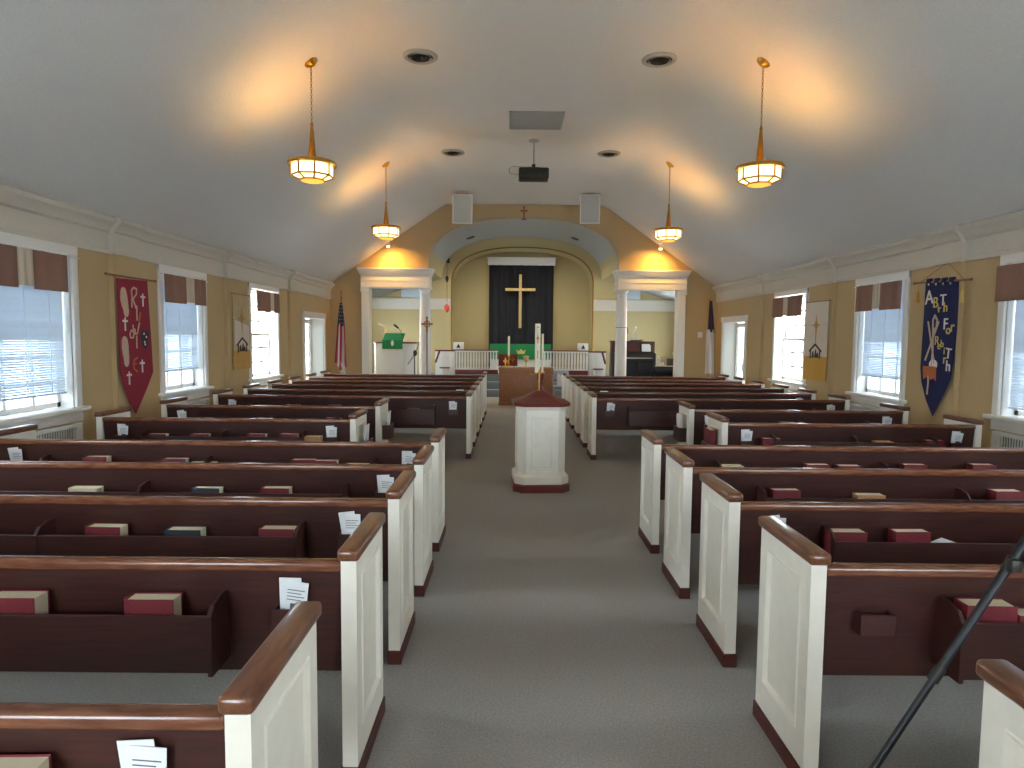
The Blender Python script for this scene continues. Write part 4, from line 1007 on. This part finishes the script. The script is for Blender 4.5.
# pale boxes above the chancel cornice
for s, (qa, qb) in ((-1, (401.5, 421)), (1, (626, 640))):
    A, B = aty(qa, 292, 19.93).x, aty(qb, 292, 19.93).x; z0, z1 = 2.84, 3.17
    b = MB(); b.box(-(B - A) / 2, (B - A) / 2, -0.07, 0.069, 0, z1 - z0, bev=0.008); b.box(-(B - A) / 2 + 0.04, (B - A) / 2 - 0.04, -0.078, -0.068, 0.04, z1 - z0 - 0.04)
    o = b.build('duct_box', M['pblue']); o.location = ((A + B) / 2, 19.93, z0); tag(o, 'pale blue-grey box on the cornice behind the ' + ('pulpit' if s < 0 else 'organ') + ' opening', 'duct', 'boxes on the chancel cornice')
for s, q in ((-1, 478), (1, 568.5)):
    X0 = CX + s * 1.48; Y = 18.9
    zz = min(A1, key=lambda a_: abs(a_[0] - X0))[1]
    b = MB(); b.lathe([(0.06, 0.01), (0.13, 0.01), (0.135, -0.012), (0.11, -0.03), (0.06, -0.02)], n=22); o = b.build('recessed_light', M['dark']); o.location = (X0, Y, zz); o.rotation_euler = (0, R(18 * s), 0)
    L = bpy.data.lights.new('chancel_fill_light', 'SPOT'); L.energy = 70; L.color = (1.0, 0.9, 0.72); L.spot_size = R(150); L.spot_blend = 0.8; L.shadow_soft_size = 0.06  # spot added inside the dark fitting to brighten the chancel
    q = bpy.data.objects.new('chancel_fill_light', L); COL.objects.link(q); q.parent = o; q.location = (0, 0, -0.04)
    tag(o, 'dark recessed fitting in the vault on the ' + ('pulpit' if s < 0 else 'organ') + ' side', 'light', 'recessed vault fittings')
# communion table
YT = 16.25
A, B = aty(499, 390, YT).x, aty(552.5, 390, YT).x; zt = aty(525, 368, YT).z
r = thing('communion_table', 'brown wooden communion table in front of the chancel steps', 'table', ((A + B) / 2, YT, 0)); a = (B - A) / 2
b = MB(); b.box(-a, a, 0.03, 0.62, 0.08, zt - 0.05, bev=0.004); b.build('body', M['oak'], r)
b = MB(); b.box(-a - 0.015, a + 0.015, 0, 0.65, zt - 0.05, zt, bev=0.008); b.box(-a - 0.005, a + 0.005, 0.015, 0.635, zt - 0.13, zt - 0.05, bev=0.004); b.build('top', M['oak'], r)
b = MB(); b.box(-a - 0.01, a + 0.01, 0.01, 0.64, 0, 0.08, bev=0.006); b.build('plinth', M['oak'], r)
b = MB(); w = (2 * a - 0.2) / 3
for i in range(3):
    x = -a + 0.06 + i * (w + 0.04)
    for (u0, u1, za, zb) in ((0, w, 0.14, 0.165), (0, w, zt - 0.20, zt - 0.175), (0, 0.025, 0.14, zt - 0.175), (w - 0.025, w, 0.14, zt - 0.175)): b.box(x + u0, x + u1, 0.015, 0.031, za, zb, bev=0.003)
b.build('panel_moulding', M['oak'], r)
# things on the table
p = aty(508.7, 366, YT + 0.2)
for (qx, qt, lab, hc) in ((508.7, 336, 'tall white candle in a brass candlestick on the table', 0.4),):
    p = aty(qx, 366, YT + 0.2); zc = aty(qx, qt, YT + 0.2).z
    r = thing('candlestick', lab, 'candlestick', (p.x, YT + 0.2, zt))
    b = MB(); b.lathe([(0.09, 0), (0.09, 0.015), (0.04, 0.03), (0.016, 0.06), (0.03, 0.1), (0.016, 0.14), (0.022, 0.26), (0.045, 0.29), (0.045, 0.31)], n=18); b.build('stem', M['brass'], r)
    b = MB(); b.lathe([(0.026, 0.30), (0.026, zc - zt - 0.02), (0.008, zc - zt)], n=14); b.build('wax', M['wax'], r)
p = aty(508, 359, YT + 0.35)
r = thing('bible_on_stand', 'open dark red book on a stand with a brass cross front', 'book', (p.x, YT + 0.38, zt))
t = Matrix.Translation((0, 0, 0.05)) @ Matrix.Rotation(R(-32), 4, 'X')
b = MB(); b.box(-0.24, 0.24, -0.012, 0.008, 0, 0.32, bev=0.004, mx=t); b.box(-0.24, 0.24, -0.06, 0.008, -0.02, 0.0, mx=t); b.tube([(-0.16, 0.15, 0.24), (-0.16, 0.22, 0.005)], 0.01, 6); b.tube([(0.16, 0.15, 0.24), (0.16, 0.22, 0.005)], 0.01, 6); b.tube([(-0.16, 0, 0.05), (-0.16, -0.02, 0.006)], 0.01, 6); b.tube([(0.16, 0, 0.05), (0.16, -0.02, 0.006)], 0.01, 6); b.build('stand', M['redwood'], r)
b = MB(); b.box(-0.22, -0.005, -0.04, -0.013, 0.005, 0.29, bev=0.008, mx=t); b.box(0.005, 0.22, -0.04, -0.013, 0.005, 0.29, bev=0.008, mx=t); b.build('pages', M['maroon'], r)
b = MB(); b.box(0.10, 0.124, -0.05, -0.041, 0.06, 0.22, mx=t); b.box(0.05, 0.175, -0.05, -0.041, 0.14, 0.165, mx=t); b.torus((0.112, -0.046, 0.152), 0.05, 0.007, 'y', 16, 6, mx=t); b.build('cross_emblem', M['brass'], r)
p = aty(505.5, 358, YT + 0.12)
r = thing('brass_cross', 'small brass standing cross on the table next to the candlestick', 'cross', (p.x, YT + 0.1, zt))
b = MB(); b.box(-0.05, 0.05, -0.035, 0.035, 0, 0.025, bev=0.005); b.box(-0.012, 0.012, -0.01, 0.01, 0.02, 0.25); b.box(-0.06, 0.06, -0.01, 0.01, 0.15, 0.174); b.torus((0, 0, 0.16), 0.04, 0.006, 'y', 16, 6); b.build('cross', M['brass'], r)
p = aty(526, 366, YT + 0.3)
r = thing('chalice', 'small pinkish metal chalice in the middle of the table', 'cup', (p.x, YT + 0.3, zt))
b = MB(); b.lathe([(0.06, 0), (0.055, 0.012), (0.018, 0.03), (0.014, 0.09), (0.028, 0.11), (0.016, 0.13), (0.05, 0.17), (0.066, 0.22), (0.066, 0.27), (0.058, 0.27), (0.05, 0.19)], n=20); b.build('cup', M['gold'], r)
b = MB(); b.lathe([(0.005, 0.30), (0.085, 0.285), (0.09, 0.275), (0.06, 0.27)], n=20); b.build('paten', M['gold'], r)
# white bag on a grey chair beside the table
p = atz(562, 397, 0.0)
Y = 16.9; p = aty(561.5, 383, Y)
r = thing('stacking_chair', 'grey stacking chair beside the communion table', 'chair', (p.x, Y, 0))
b = MB(); b.box(-0.21, 0.21, -0.2, 0.2, 0.43, 0.46, bev=0.012); b.build('seat', M['siding'], r)
b = MB(); b.box(-0.2, 0.2, 0.19, 0.215, 0.6, 0.84, bev=0.01); b.build('backrest', M['siding'], r)
for qx in (-1, 1):
    b = MB(); b.tube([(qx * 0.19, -0.19, 0), (qx * 0.19, -0.18, 0.44)], 0.011, 8); b.build('leg', M['greymet'], r)
    b = MB(); b.tube([(qx * 0.19, 0.23, 0), (qx * 0.19, 0.2, 0.44), (qx * 0.19, 0.22, 0.82)], 0.011, 8); b.build('leg', M['greymet'], r)
b = MB(); b.prism([(-0.11, 0), (0.11, 0), (0.12, 0.24), (0.05, 0.30), (-0.02, 0.25), (-0.09, 0.33), (-0.12, 0.2)], 'y', -0.05, 0.05); o = b.build('paper_bag', M['paper']); o.location = (p.x, Y, 0.461); tag(o, 'crumpled white paper bag on the grey chair beside the table', 'bag')

# pulpit with green parament
YP = 17.55
A, B = aty(374, 360, YP).x, aty(414, 360, YP).x; zt = aty(394, 342, YP).z
r = thing('pulpit', 'white panelled pulpit with a brown top rail in the side opening', 'pulpit', ((A + B) / 2, YP, 0)); a = (B - A) / 2
b = MB(); k0 = -a + 0.36; k1 = -a + 0.82
b.prism([(-a, 0.1), (-a + 0.04, 0.0), (k1, 0.0), (k1 + 0.1, 0.06), (a, 0.14), (a, 0.62), (-a, 0.62)], 'z', 0, zt - 0.04)
for x in (-a + 0.04, k0 - 0.01, k1 - 0.02): b.box(x, x + 0.02, -0.012, 0.01, 0.1, zt - 0.1)
b.build('body', M['white'], r)
b = MB(); b.prism([(-a - 0.03, 0.08), (-a + 0.03, -0.03), (k1, -0.03), (k1 + 0.12, 0.03), (a + 0.03, 0.11), (a + 0.03, 0.64), (-a - 0.03, 0.64)], 'z', zt - 0.04, zt); b.build('top_rail', M['redwood'], r)
t = Matrix.Translation((-a + 0.50, 0.02, zt + 0.03)) @ Matrix.Rotation(R(24), 4, 'X')
b = MB(); b.box(-0.27, 0.27, -0.05, 0.42, 0.0, 0.03, bev=0.006, mx=t); b.box(-0.2, 0.2, 0.05, 0.3, -0.02, 0.0, mx=t); b.build('book_desk', M['redwood'], r)
b = MB(); gx = -a + 0.50; g0, g1 = aty(394, 349, YP - .06).z, aty(394, 334, YP).z
b.box(-0.275, 0.275, -0.052, 0.42, 0.03, 0.036, mx=t); b.box(gx - 0.27, gx + 0.27, -0.064, -0.054, g0, zt + 0.06)
b.build('parament', M['green'], r)
b = MB()
for i in range(18): b.box(gx - 0.26 + i * 0.03, gx - 0.25 + i * 0.03, -0.062, -0.056, g0 - 0.04, g0)
b.build('fringe', M['yellowf'], r)
b = MB(); b.ball((gx, -0.068, (g0 + zt) / 2 + 0.06), 0.05, sx=0.8, sy=0.15, sz=1.5); b.build('emblem', M['wax'], r)
r = thing('pulpit_microphone', 'black gooseneck microphone leaning over the pulpit desk', 'microphone', ((A + B) / 2 + 0.18, YP + 0.2, zt + 0.001))
b = MB(); b.lathe([(0.04, 0), (0.04, 0.012), (0.012, 0.02)], n=14); b.tube([(0, 0, 0.02), (0.0, 0, 0.2), (-0.03, -0.02, 0.3), (-0.1, -0.05, 0.38)], 0.008, 8); b.build('gooseneck', M['black'], r)
b = MB(); b.tube([(-0.09, -0.045, 0.37), (-0.2, -0.09, 0.46)], 0.028, 10); b.build('head', M['black'], r)
r = thing('reading_lamp', 'small pale gooseneck lamp at the outer end of the pulpit desk', 'lamp', ((A + B) / 2 - 0.33, YP + 0.45, zt + 0.001))
b = MB(); b.lathe([(0.05, 0), (0.05, 0.012), (0.01, 0.02)], n=14); b.tube([(0, 0, 0.02), (0, 0, 0.4), (-0.03, 0, 0.46), (-0.09, 0, 0.47)], 0.008, 8); b.build('gooseneck', M['brass'], r)
b = MB(); b.tube([(-0.16, 0, 0.50), (0.0, 0, 0.43)], [0.022, 0.034], 10); b.build('shade', M['skinf'], r)
# microphone stand
Y = 17.1; p = aty(414.5, 372, Y); k = aty(415.5, 353, Y); e1 = aty(423, 333, Y); e2 = aty(408, 364.5, Y)
r = thing('boom_stand', 'black boom microphone stand between the pulpit and the column', 'stand', (p.x, Y, 0))
b = MB(); b.tube([(0, 0, 0.05), (0, 0, k.z)], 0.014, 8); b.build('pole', M['black'], r)
b = MB(); b.tube([(e2.x - p.x, -0.03, e2.z), (k.x - p.x, -0.03, k.z), (e1.x - p.x, -0.03, e1.z)], 0.010, 8); b.build('boom', M['black'], r)
b = MB(); b.ball((0.02, -0.02, k.z), 0.06, sx=0.9, sy=0.6, sz=1.3); b.build('clutch', M['black'], r)
b = MB(); b.tube([(e1.x - p.x, -0.03, e1.z), (e1.x - p.x + 0.05, -0.03, e1.z + 0.03), (e1.x - p.x + 0.12, -0.03, e1.z + 0.02)], [0.014, 0.02, 0.024], 8); b.build('microphone', M['black'], r)
for t in range(3):
    b = MB(); an = R(90 + 120 * t); b.tube([(0, 0, 0.12), (0.28 * math.cos(an), 0.28 * math.sin(an), 0.012)], 0.01, 6); b.build('leg', M['black'], r)
# processional cross
Y = 16.42; p = aty(427, 332, Y); z0 = aty(427, 324, Y).z; top = aty(427, 317.5, Y).z
r = thing('processional_cross', 'bronze ringed processional cross on a pole before the column', 'cross', (p.x, Y, 0))
b = MB(); b.tube([(0, 0, 0.06), (0, 0, z0 - 0.12)], 0.014, 8); b.build('staff', M['redwood'], r)
b = MB(); b.lathe([(0.16, 0), (0.16, 0.03), (0.05, 0.06), (0.03, 0.12)], n=22); b.build('base', M['redwood'], r)
b = MB(); h = top - z0; b.box(-0.02, 0.02, -0.012, 0.012, -0.2, h, bev=0.004); b.box(-0.12, 0.12, -0.012, 0.012, -0.02, 0.02, bev=0.004); b.torus((0, 0, 0), 0.075, 0.012, 'y', 24, 8)
for q in ((-0.12, 0), (0.12, 0), (0, h)): b.ball((q[0], 0, q[1]), 0.028, sy=0.6)
o = b.build('head', M['dbrass'], r); o.location = (0, 0, z0)
# flags
def flag(px, Y, label, kind):
    p = aty(px, 372, Y)
    zt = aty(px, 290 if kind == 'us' else 298, Y).z
    r = thing('flag_stand', label, 'flag', (p.x, Y, 0), 0, 'standing flags')
    b = MB(); b.lathe([(0.17, 0), (0.17, 0.03), (0.08, 0.06), (0.03, 0.10)], n=24); b.build('base', M['dbrass'], r)
    b = MB(); b.tube([(0, 0, 0.09), (0, 0, zt - 0.14)], 0.015, 10); b.build('pole', M['oak'], r)
    b = MB(); b.lathe([(0.02, -0.15), (0.028, -0.12), (0.012, -0.10), (0.03, -0.04), (0.0015, 0.0)], (0, 0, zt), 12); b.build('finial', M['brass'], r)
    return r, zt
r, zt = flag(342, 16.35, 'draped stars-and-stripes flag on a wooden stand by the side door', 'us')
def drape(r, name, m, z0, z1, w0, w1, u0, u1, y, lean=0.0, n=10, nz=10):
    """hanging folded strip: u0..u1 fractions across a width growing from w1 (top) to w0 (bottom)"""
    b = MB()
    def P(i, j, o):
        v = j / nz; u = u0 + (u1 - u0) * i / n; w = w0 + (w1 - w0) * v; z = z0 + (z1 - z0) * v
        return (lean * (1 - v) + (u - 0.5) * w, y + 0.035 * math.sin(u * 9.5 + v) - 0.01 - o, z - 0.06 * abs(u - 0.5) * (1 - v))
    for i in range(n):
        for j in range(nz):
            b.face([P(i, j, .004), P(i + 1, j, .004), P(i + 1, j + 1, .004), P(i, j + 1, .004)]); b.face([P(i, j + 1, 0), P(i + 1, j + 1, 0), P(i + 1, j, 0), P(i, j, 0)])
    for j in range(nz):
        for i in (0, n): b.face([P(i, j, 0), P(i, j, .004), P(i, j + 1, .004), P(i, j + 1, 0)])
    for i in range(n):
        for j in (0, nz): b.face([P(i, j, 0), P(i, j, .004), P(i + 1, j, .004), P(i + 1, j, 0)])
    return b.build(name, m, r)
Y = 16.35; z1, z2, z3, z4 = (aty(342, q, Y).z for q in (303, 325, 362, 374))
b = drape(r, 'canton', M['fblue'], z2 - 0.02, z1, 0.19, 0.09, 0, 1, -0.03)
b = MB()
for j in range(6):
    for i in range(3):
        v = (j + 0.5) / 6; w = 0.19 - 0.10 * v; b.ball(((i / 2 - 0.5) * w * 0.66 + (0.02 if j % 2 else -0.01), -0.085, z2 + (z1 - z2) * v), 0.010, sy=0.4, seg=8)
b.build('star', M['fwhite'], r)
for i in range(5):
    drape(r, 'stripe', M['fred'] if i % 2 == 0 else M['fwhite'], z3 - 0.1 * (i % 3), z2 + 0.02, 0.30, 0.19, i / 5, (i + 1) / 5, -0.03, -0.02, n=3)
drape(r, 'fly_corner', M['fwhite'], z4, z3 + 0.02, 0.12, 0.16, 0, 1, -0.03, 0.06, n=5)
r, zt = flag(708, 16.3, 'draped white flag with a dark canton on a stand by the side door', 'ch')
Y = 16.3; z1, z2, z3 = (aty(711, q, Y).z for q in (301, 332, 373))
drape(r, 'white_field', M['fwhite'], z3, z2 + 0.06, 0.22, 0.17, 0, 1, -0.03, 0.02)
drape(r, 'canton', M['fnavy'], z2, z1, 0.17, 0.05, 0, 1, -0.05, 0.03)

# organ group
YO = 17.75
A, B = aty(613, 350, YO).x, aty(656, 350, YO).x; zt = aty(640, 341, YO).z; zk = aty(640, 353, YO).z
r = thing('organ_console', 'brown and black organ console behind the right-hand column', 'organ', ((A + B) / 2, YO, 0)); a = (B - A) / 2
b = MB(); b.box(-a, a, 0.0, 0.62, 0.0, zk, bev=0.008); b.build('lower_case', M['black'], r)
b = MB(); b.box(-a + 0.01, a - 0.42, 0.12, 0.6, zk, zt - 0.03, bev=0.008); b.box(-a - 0.01, a - 0.40, 0.1, 0.63, zt - 0.03, zt, bev=0.006); b.build('upper_case', M['plinth'], r)
b = MB(); b.box(a - 0.42, a + 0.02, 0.25, 0.29, zk - 0.06, zt - 0.01, bev=0.006); b.box(a - 0.40, a, 0.17, 0.25, zk, zk + 0.03); b.build('music_desk', M['brownf'], r)
b = MB(); b.box(-a + 0.1, a - 0.1, -0.22, 0.0, zk - 0.24, zk - 0.14, bev=0.006); b.build('keybed', M['black'], r)
b = MB(); b.box(-a + 0.13, a - 0.13, -0.205, -0.02, zk - 0.139, zk - 0.128); b.build('keys', M['wax'], r)
b = MB(); b.box(0.06, 0.10, -0.2, -0.12, 0, zk - 0.24); b.box(-a + 0.12, -a + 0.16, -0.2, -0.12, 0, zk - 0.24); b.box(a - 0.16, a - 0.12, -0.2, -0.12, 0, zk - 0.24); b.build('leg', M['dark'], r)
ox = (A + B) / 2
b = MB(); b.box(-0.12, 0.10, -0.004, 0.004, 0, 0.21, mx=Matrix.Rotation(R(-8), 4, 'X')); b.box(0.03, 0.12, -0.012, -0.005, 0.0, 0.17, mx=Matrix.Rotation(R(-8), 4, 'X'))
o = b.build('sheet_music', M['paper']); o.location = (ox + a - 0.22, YO + 0.205, zk + 0.031); tag(o, 'white sheet music on the organ music desk', 'paper')
r = thing('desk_ornament', 'white wing-shaped ornament with a ball on top of the organ', 'ornament', (aty(634.5, 340, YO + .3).x, YO + 0.3, zt + 0.001))
b = MB(); b.box(-0.11, 0.19, -0.08, 0.08, 0, 0.02, bev=0.005); b.box(0.02, 0.24, -0.05, 0.05, 0.02, 0.035, bev=0.004); b.build('base', M['black'], r)
b = MB(); b.prism([(-0.12, 0.02), (0.14, 0.02), (0.05, 0.12), (-0.02, 0.24), (-0.08, 0.22)], 'y', -0.05, 0.05); b.build('wing', M['wax'], r)
b = MB(); b.tube([(-0.02, 0, 0.2), (0.02, 0, 0.34)], 0.007, 6); b.ball((0.02, 0, 0.36), 0.035); b.build('ball', M['white'], r)
YK = 17.1
A, B = aty(655, 365, YK).x, aty(689, 365, YK).x; zt = aty(670, 366.5, YK).z
r = thing('keyboard_cabinet', 'low black keyboard cabinet next to the organ console', 'keyboard', ((A + B) / 2, YK, 0)); a = (B - A) / 2; kx = (A + B) / 2
b = MB(); b.box(-a, a, 0, 0.4, zt - 0.16, zt, bev=0.01); b.build('body', M['black'], r)
b = MB(); b.box(-a + 0.03, a - 0.1, 0.02, 0.16, zt, zt + 0.012); b.build('keys', M['wax'], r)
b = MB(); 
for x in (-a + 0.02, a - 0.06): b.box(x, x + 0.04, 0.03, 0.37, 0, zt - 0.16)
b.box(-a + 0.06, a - 0.06, 0.3, 0.33, 0.1, zt - 0.16); b.build('stand', M['black'], r)
def small(name, mb, m, px, py, Y, z, label, cat):
    o = mb.build(name, m); p = aty(px, py, Y); o.location = (p.x, Y, z); return tag(o, label, cat)
b = MB(); b.box(-0.16, 0.16, -0.1, 0.1, 0, 0.2, bev=0.02); b.box(-0.15, 0.15, -0.105, -0.098, 0.03, 0.17); small('mixer_case', b, M['dark'], 673.5, 362, YK + 0.27, zt + 0.001, 'dark equipment case on the black keyboard cabinet', 'case')
b = MB(); b.lathe([(0.05, 0), (0.065, 0.09), (0.06, 0.09), (0.045, 0.01)], n=16); small('white_mug', b, M['white'], 661.5, 365, YK + 0.12, zt + 0.001, 'white mug on the black keyboard cabinet', 'mug')
b = MB(); b.prism([(-0.13, 0), (0.13, 0), (0.04, 0.36), (-0.16, 0.34)], 'y', -0.006, 0.006); b.prism([(-0.10, 0.02), (-0.08, 0.02), (-0.20, 0.36), (-0.22, 0.36)], 'y', -0.012, -0.007)
small('leaning_score', b, M['wax'], 680, 362, YK + 0.385, zt + 0.001, 'large cream score leaning behind the keyboard beside the pilaster', 'book')
r = thing('clip_microphone', 'black microphone on a short stand leaning over the leaning score', 'microphone', (aty(675, 360, YK + .25).x + 0.3, YK + 0.22, zt + 0.001))
b = MB(); b.lathe([(0.05, 0), (0.05, 0.015), (0.012, 0.02)], n=14); b.tube([(0, 0, 0.02), (0, 0, 0.12), (-0.04, 0, 0.2)], 0.008, 8); b.build('stem', M['black'], r)
b = MB(); b.tube([(0.0, 0, 0.14), (-0.16, 0, 0.3)], 0.022, 8); b.build('head', M['black'], r)
for i, (qx, hh, c) in enumerate(((657.5, 0.26, 'wax'), (660, 0.2, 'ivory'), (662.5, 0.24, 'skinf'))):
    b = MB(); b.box(-0.02, 0.02, -0.09, 0.09, 0, hh, bev=0.003, seg=1)
    small('music_book', b, M[c], qx, 358, YO + 0.12 if False else YK + 0.33 + 0.0, zt + 0.001, ['tall cream music book nearest the organ', 'short ivory music book second from the organ', 'beige music book third from the organ'][i], 'book')['group'] = 'music books on the keyboard cabinet'
# cable round the right column
b = MB(); b.torus((0, 0, 0), 0.146, 0.006, 'z', 32, 6); b.tube([(0.146, 0.0, 0), (0.165, -0.02, -0.06), (0.16, -0.02, -0.15)], 0.012, 6)
o = b.build('microphone_cable', M['black']); o.location = (CX + 2.49, YF + 0.12, aty(622, 327.5, YF).z); tag(o, 'thin black cable tied round the organ-side column', 'cable')

# ------------------------------------------------------------------ tripod standing in the pew gap
YTp = 1.85
hub = aty(1068, 474, YTp); foot = Vector((0.80, YTp - 0.05, 0.0))
top_ = aty(1016, 556, YTp); low_ = aty(884, 756, YTp)
dirv = (low_ - top_).normalized(); foot = low_ + dirv * (low_.z / -dirv.z); hub = top_ - dirv * 0.28
r = thing('tripod', 'black camera tripod standing between the nearest pews on the right', 'tripod', (hub.x, YTp, 0))
O = Vector((hub.x, YTp, 0))
def leg(ft):
    ft = Vector(ft); h = hub - O; f_ = ft - O; mid = h.lerp(f_, 0.50); 
    b = MB(); b.tube([h, h.lerp(f_, 0.45)], 0.0125, 12); b.tube([h.lerp(f_, 0.44), h.lerp(f_, 0.70)], 0.0105, 12); b.tube([h.lerp(f_, 0.69), h.lerp(f_, 0.985)], 0.0085, 12)
    l = b.build('leg', M['black'], r)
    for t in (0.20, 0.45, 0.70):
        b = MB(); b.tube([h.lerp(f_, t - 0.014), h.lerp(f_, t + 0.016)], 0.016 if t < .6 else 0.012, 12)
        if t == 0.20:
            q = h.lerp(f_, 0.20); b.box(q.x - 0.02, q.x + 0.012, q.y - 0.033, q.y - 0.010, q.z - 0.018, q.z + 0.018, bev=0.004)
        b.build('clamp', M['dark'], l)
    b = MB(); b.ball(h.lerp(f_, 0.985), 0.02); b.build('foot', M['black'], l)
foot.z = 0.016
leg(foot); leg((hub.x + 0.55, YTp - 0.42, 0.016)); leg((hub.x + 0.55, YTp + 0.30, 0.016))
h = hub - O
b = MB(); b.lathe([(0.05, -0.03), (0.055, 0.03), (0.02, 0.05), (0.016, 0.25), (0.03, 0.26), (0.045, 0.30), (0.045, 0.32)], h, 18); b.build('head', M['black'], r)

# ------------------------------------------------------------------ light
w = bpy.data.worlds.new('World'); SC.world = w; w.use_nodes = True
bg = w.node_tree.nodes['Background']; bg.inputs['Color'].default_value = (0.84, 0.92, 1.0, 1); bg.inputs['Strength'].default_value = 10.0
for (x, y, z, wd, h, s) in PORTAL:
    L = bpy.data.lights.new('daylight_portal', 'AREA'); L.shape = 'RECTANGLE'; L.size = wd; L.size_y = h; L.cycles.is_portal = True
    o = bpy.data.objects.new('daylight_portal', L); COL.objects.link(o); o.location = (x, y, z)
    d = Vector((s, 0, 0)) if s else Vector((0, 1, 0))
    o.rotation_euler = d.to_track_quat('-Z', 'Y').to_euler()

# ------------------------------------------------------------------ camera and view
cam = bpy.data.cameras.new('camera'); cam.sensor_width = 36; cam.lens = F_PX / 1024 * 36; cam.clip_start = 0.05; cam.clip_end = 300
co = bpy.data.objects.new('camera', cam); COL.objects.link(co)
co.matrix_world = Matrix.Translation((0, 0, EYE)) @ Matrix.Rotation(R(90) - PITCH, 4, 'X') @ Matrix.Rotation(ROLL, 4, 'Z')
SC.camera = co
vs = SC.view_settings
vs.view_transform = 'Standard'; vs.look = 'None'; vs.gamma = 1; vs.use_curve_mapping = False; vs.exposure = 1.36
SC.cycles.use_denoising = True
SC.cycles.max_bounces = 10; SC.cycles.diffuse_bounces = 6; SC.cycles.transparent_max_bounces = 12
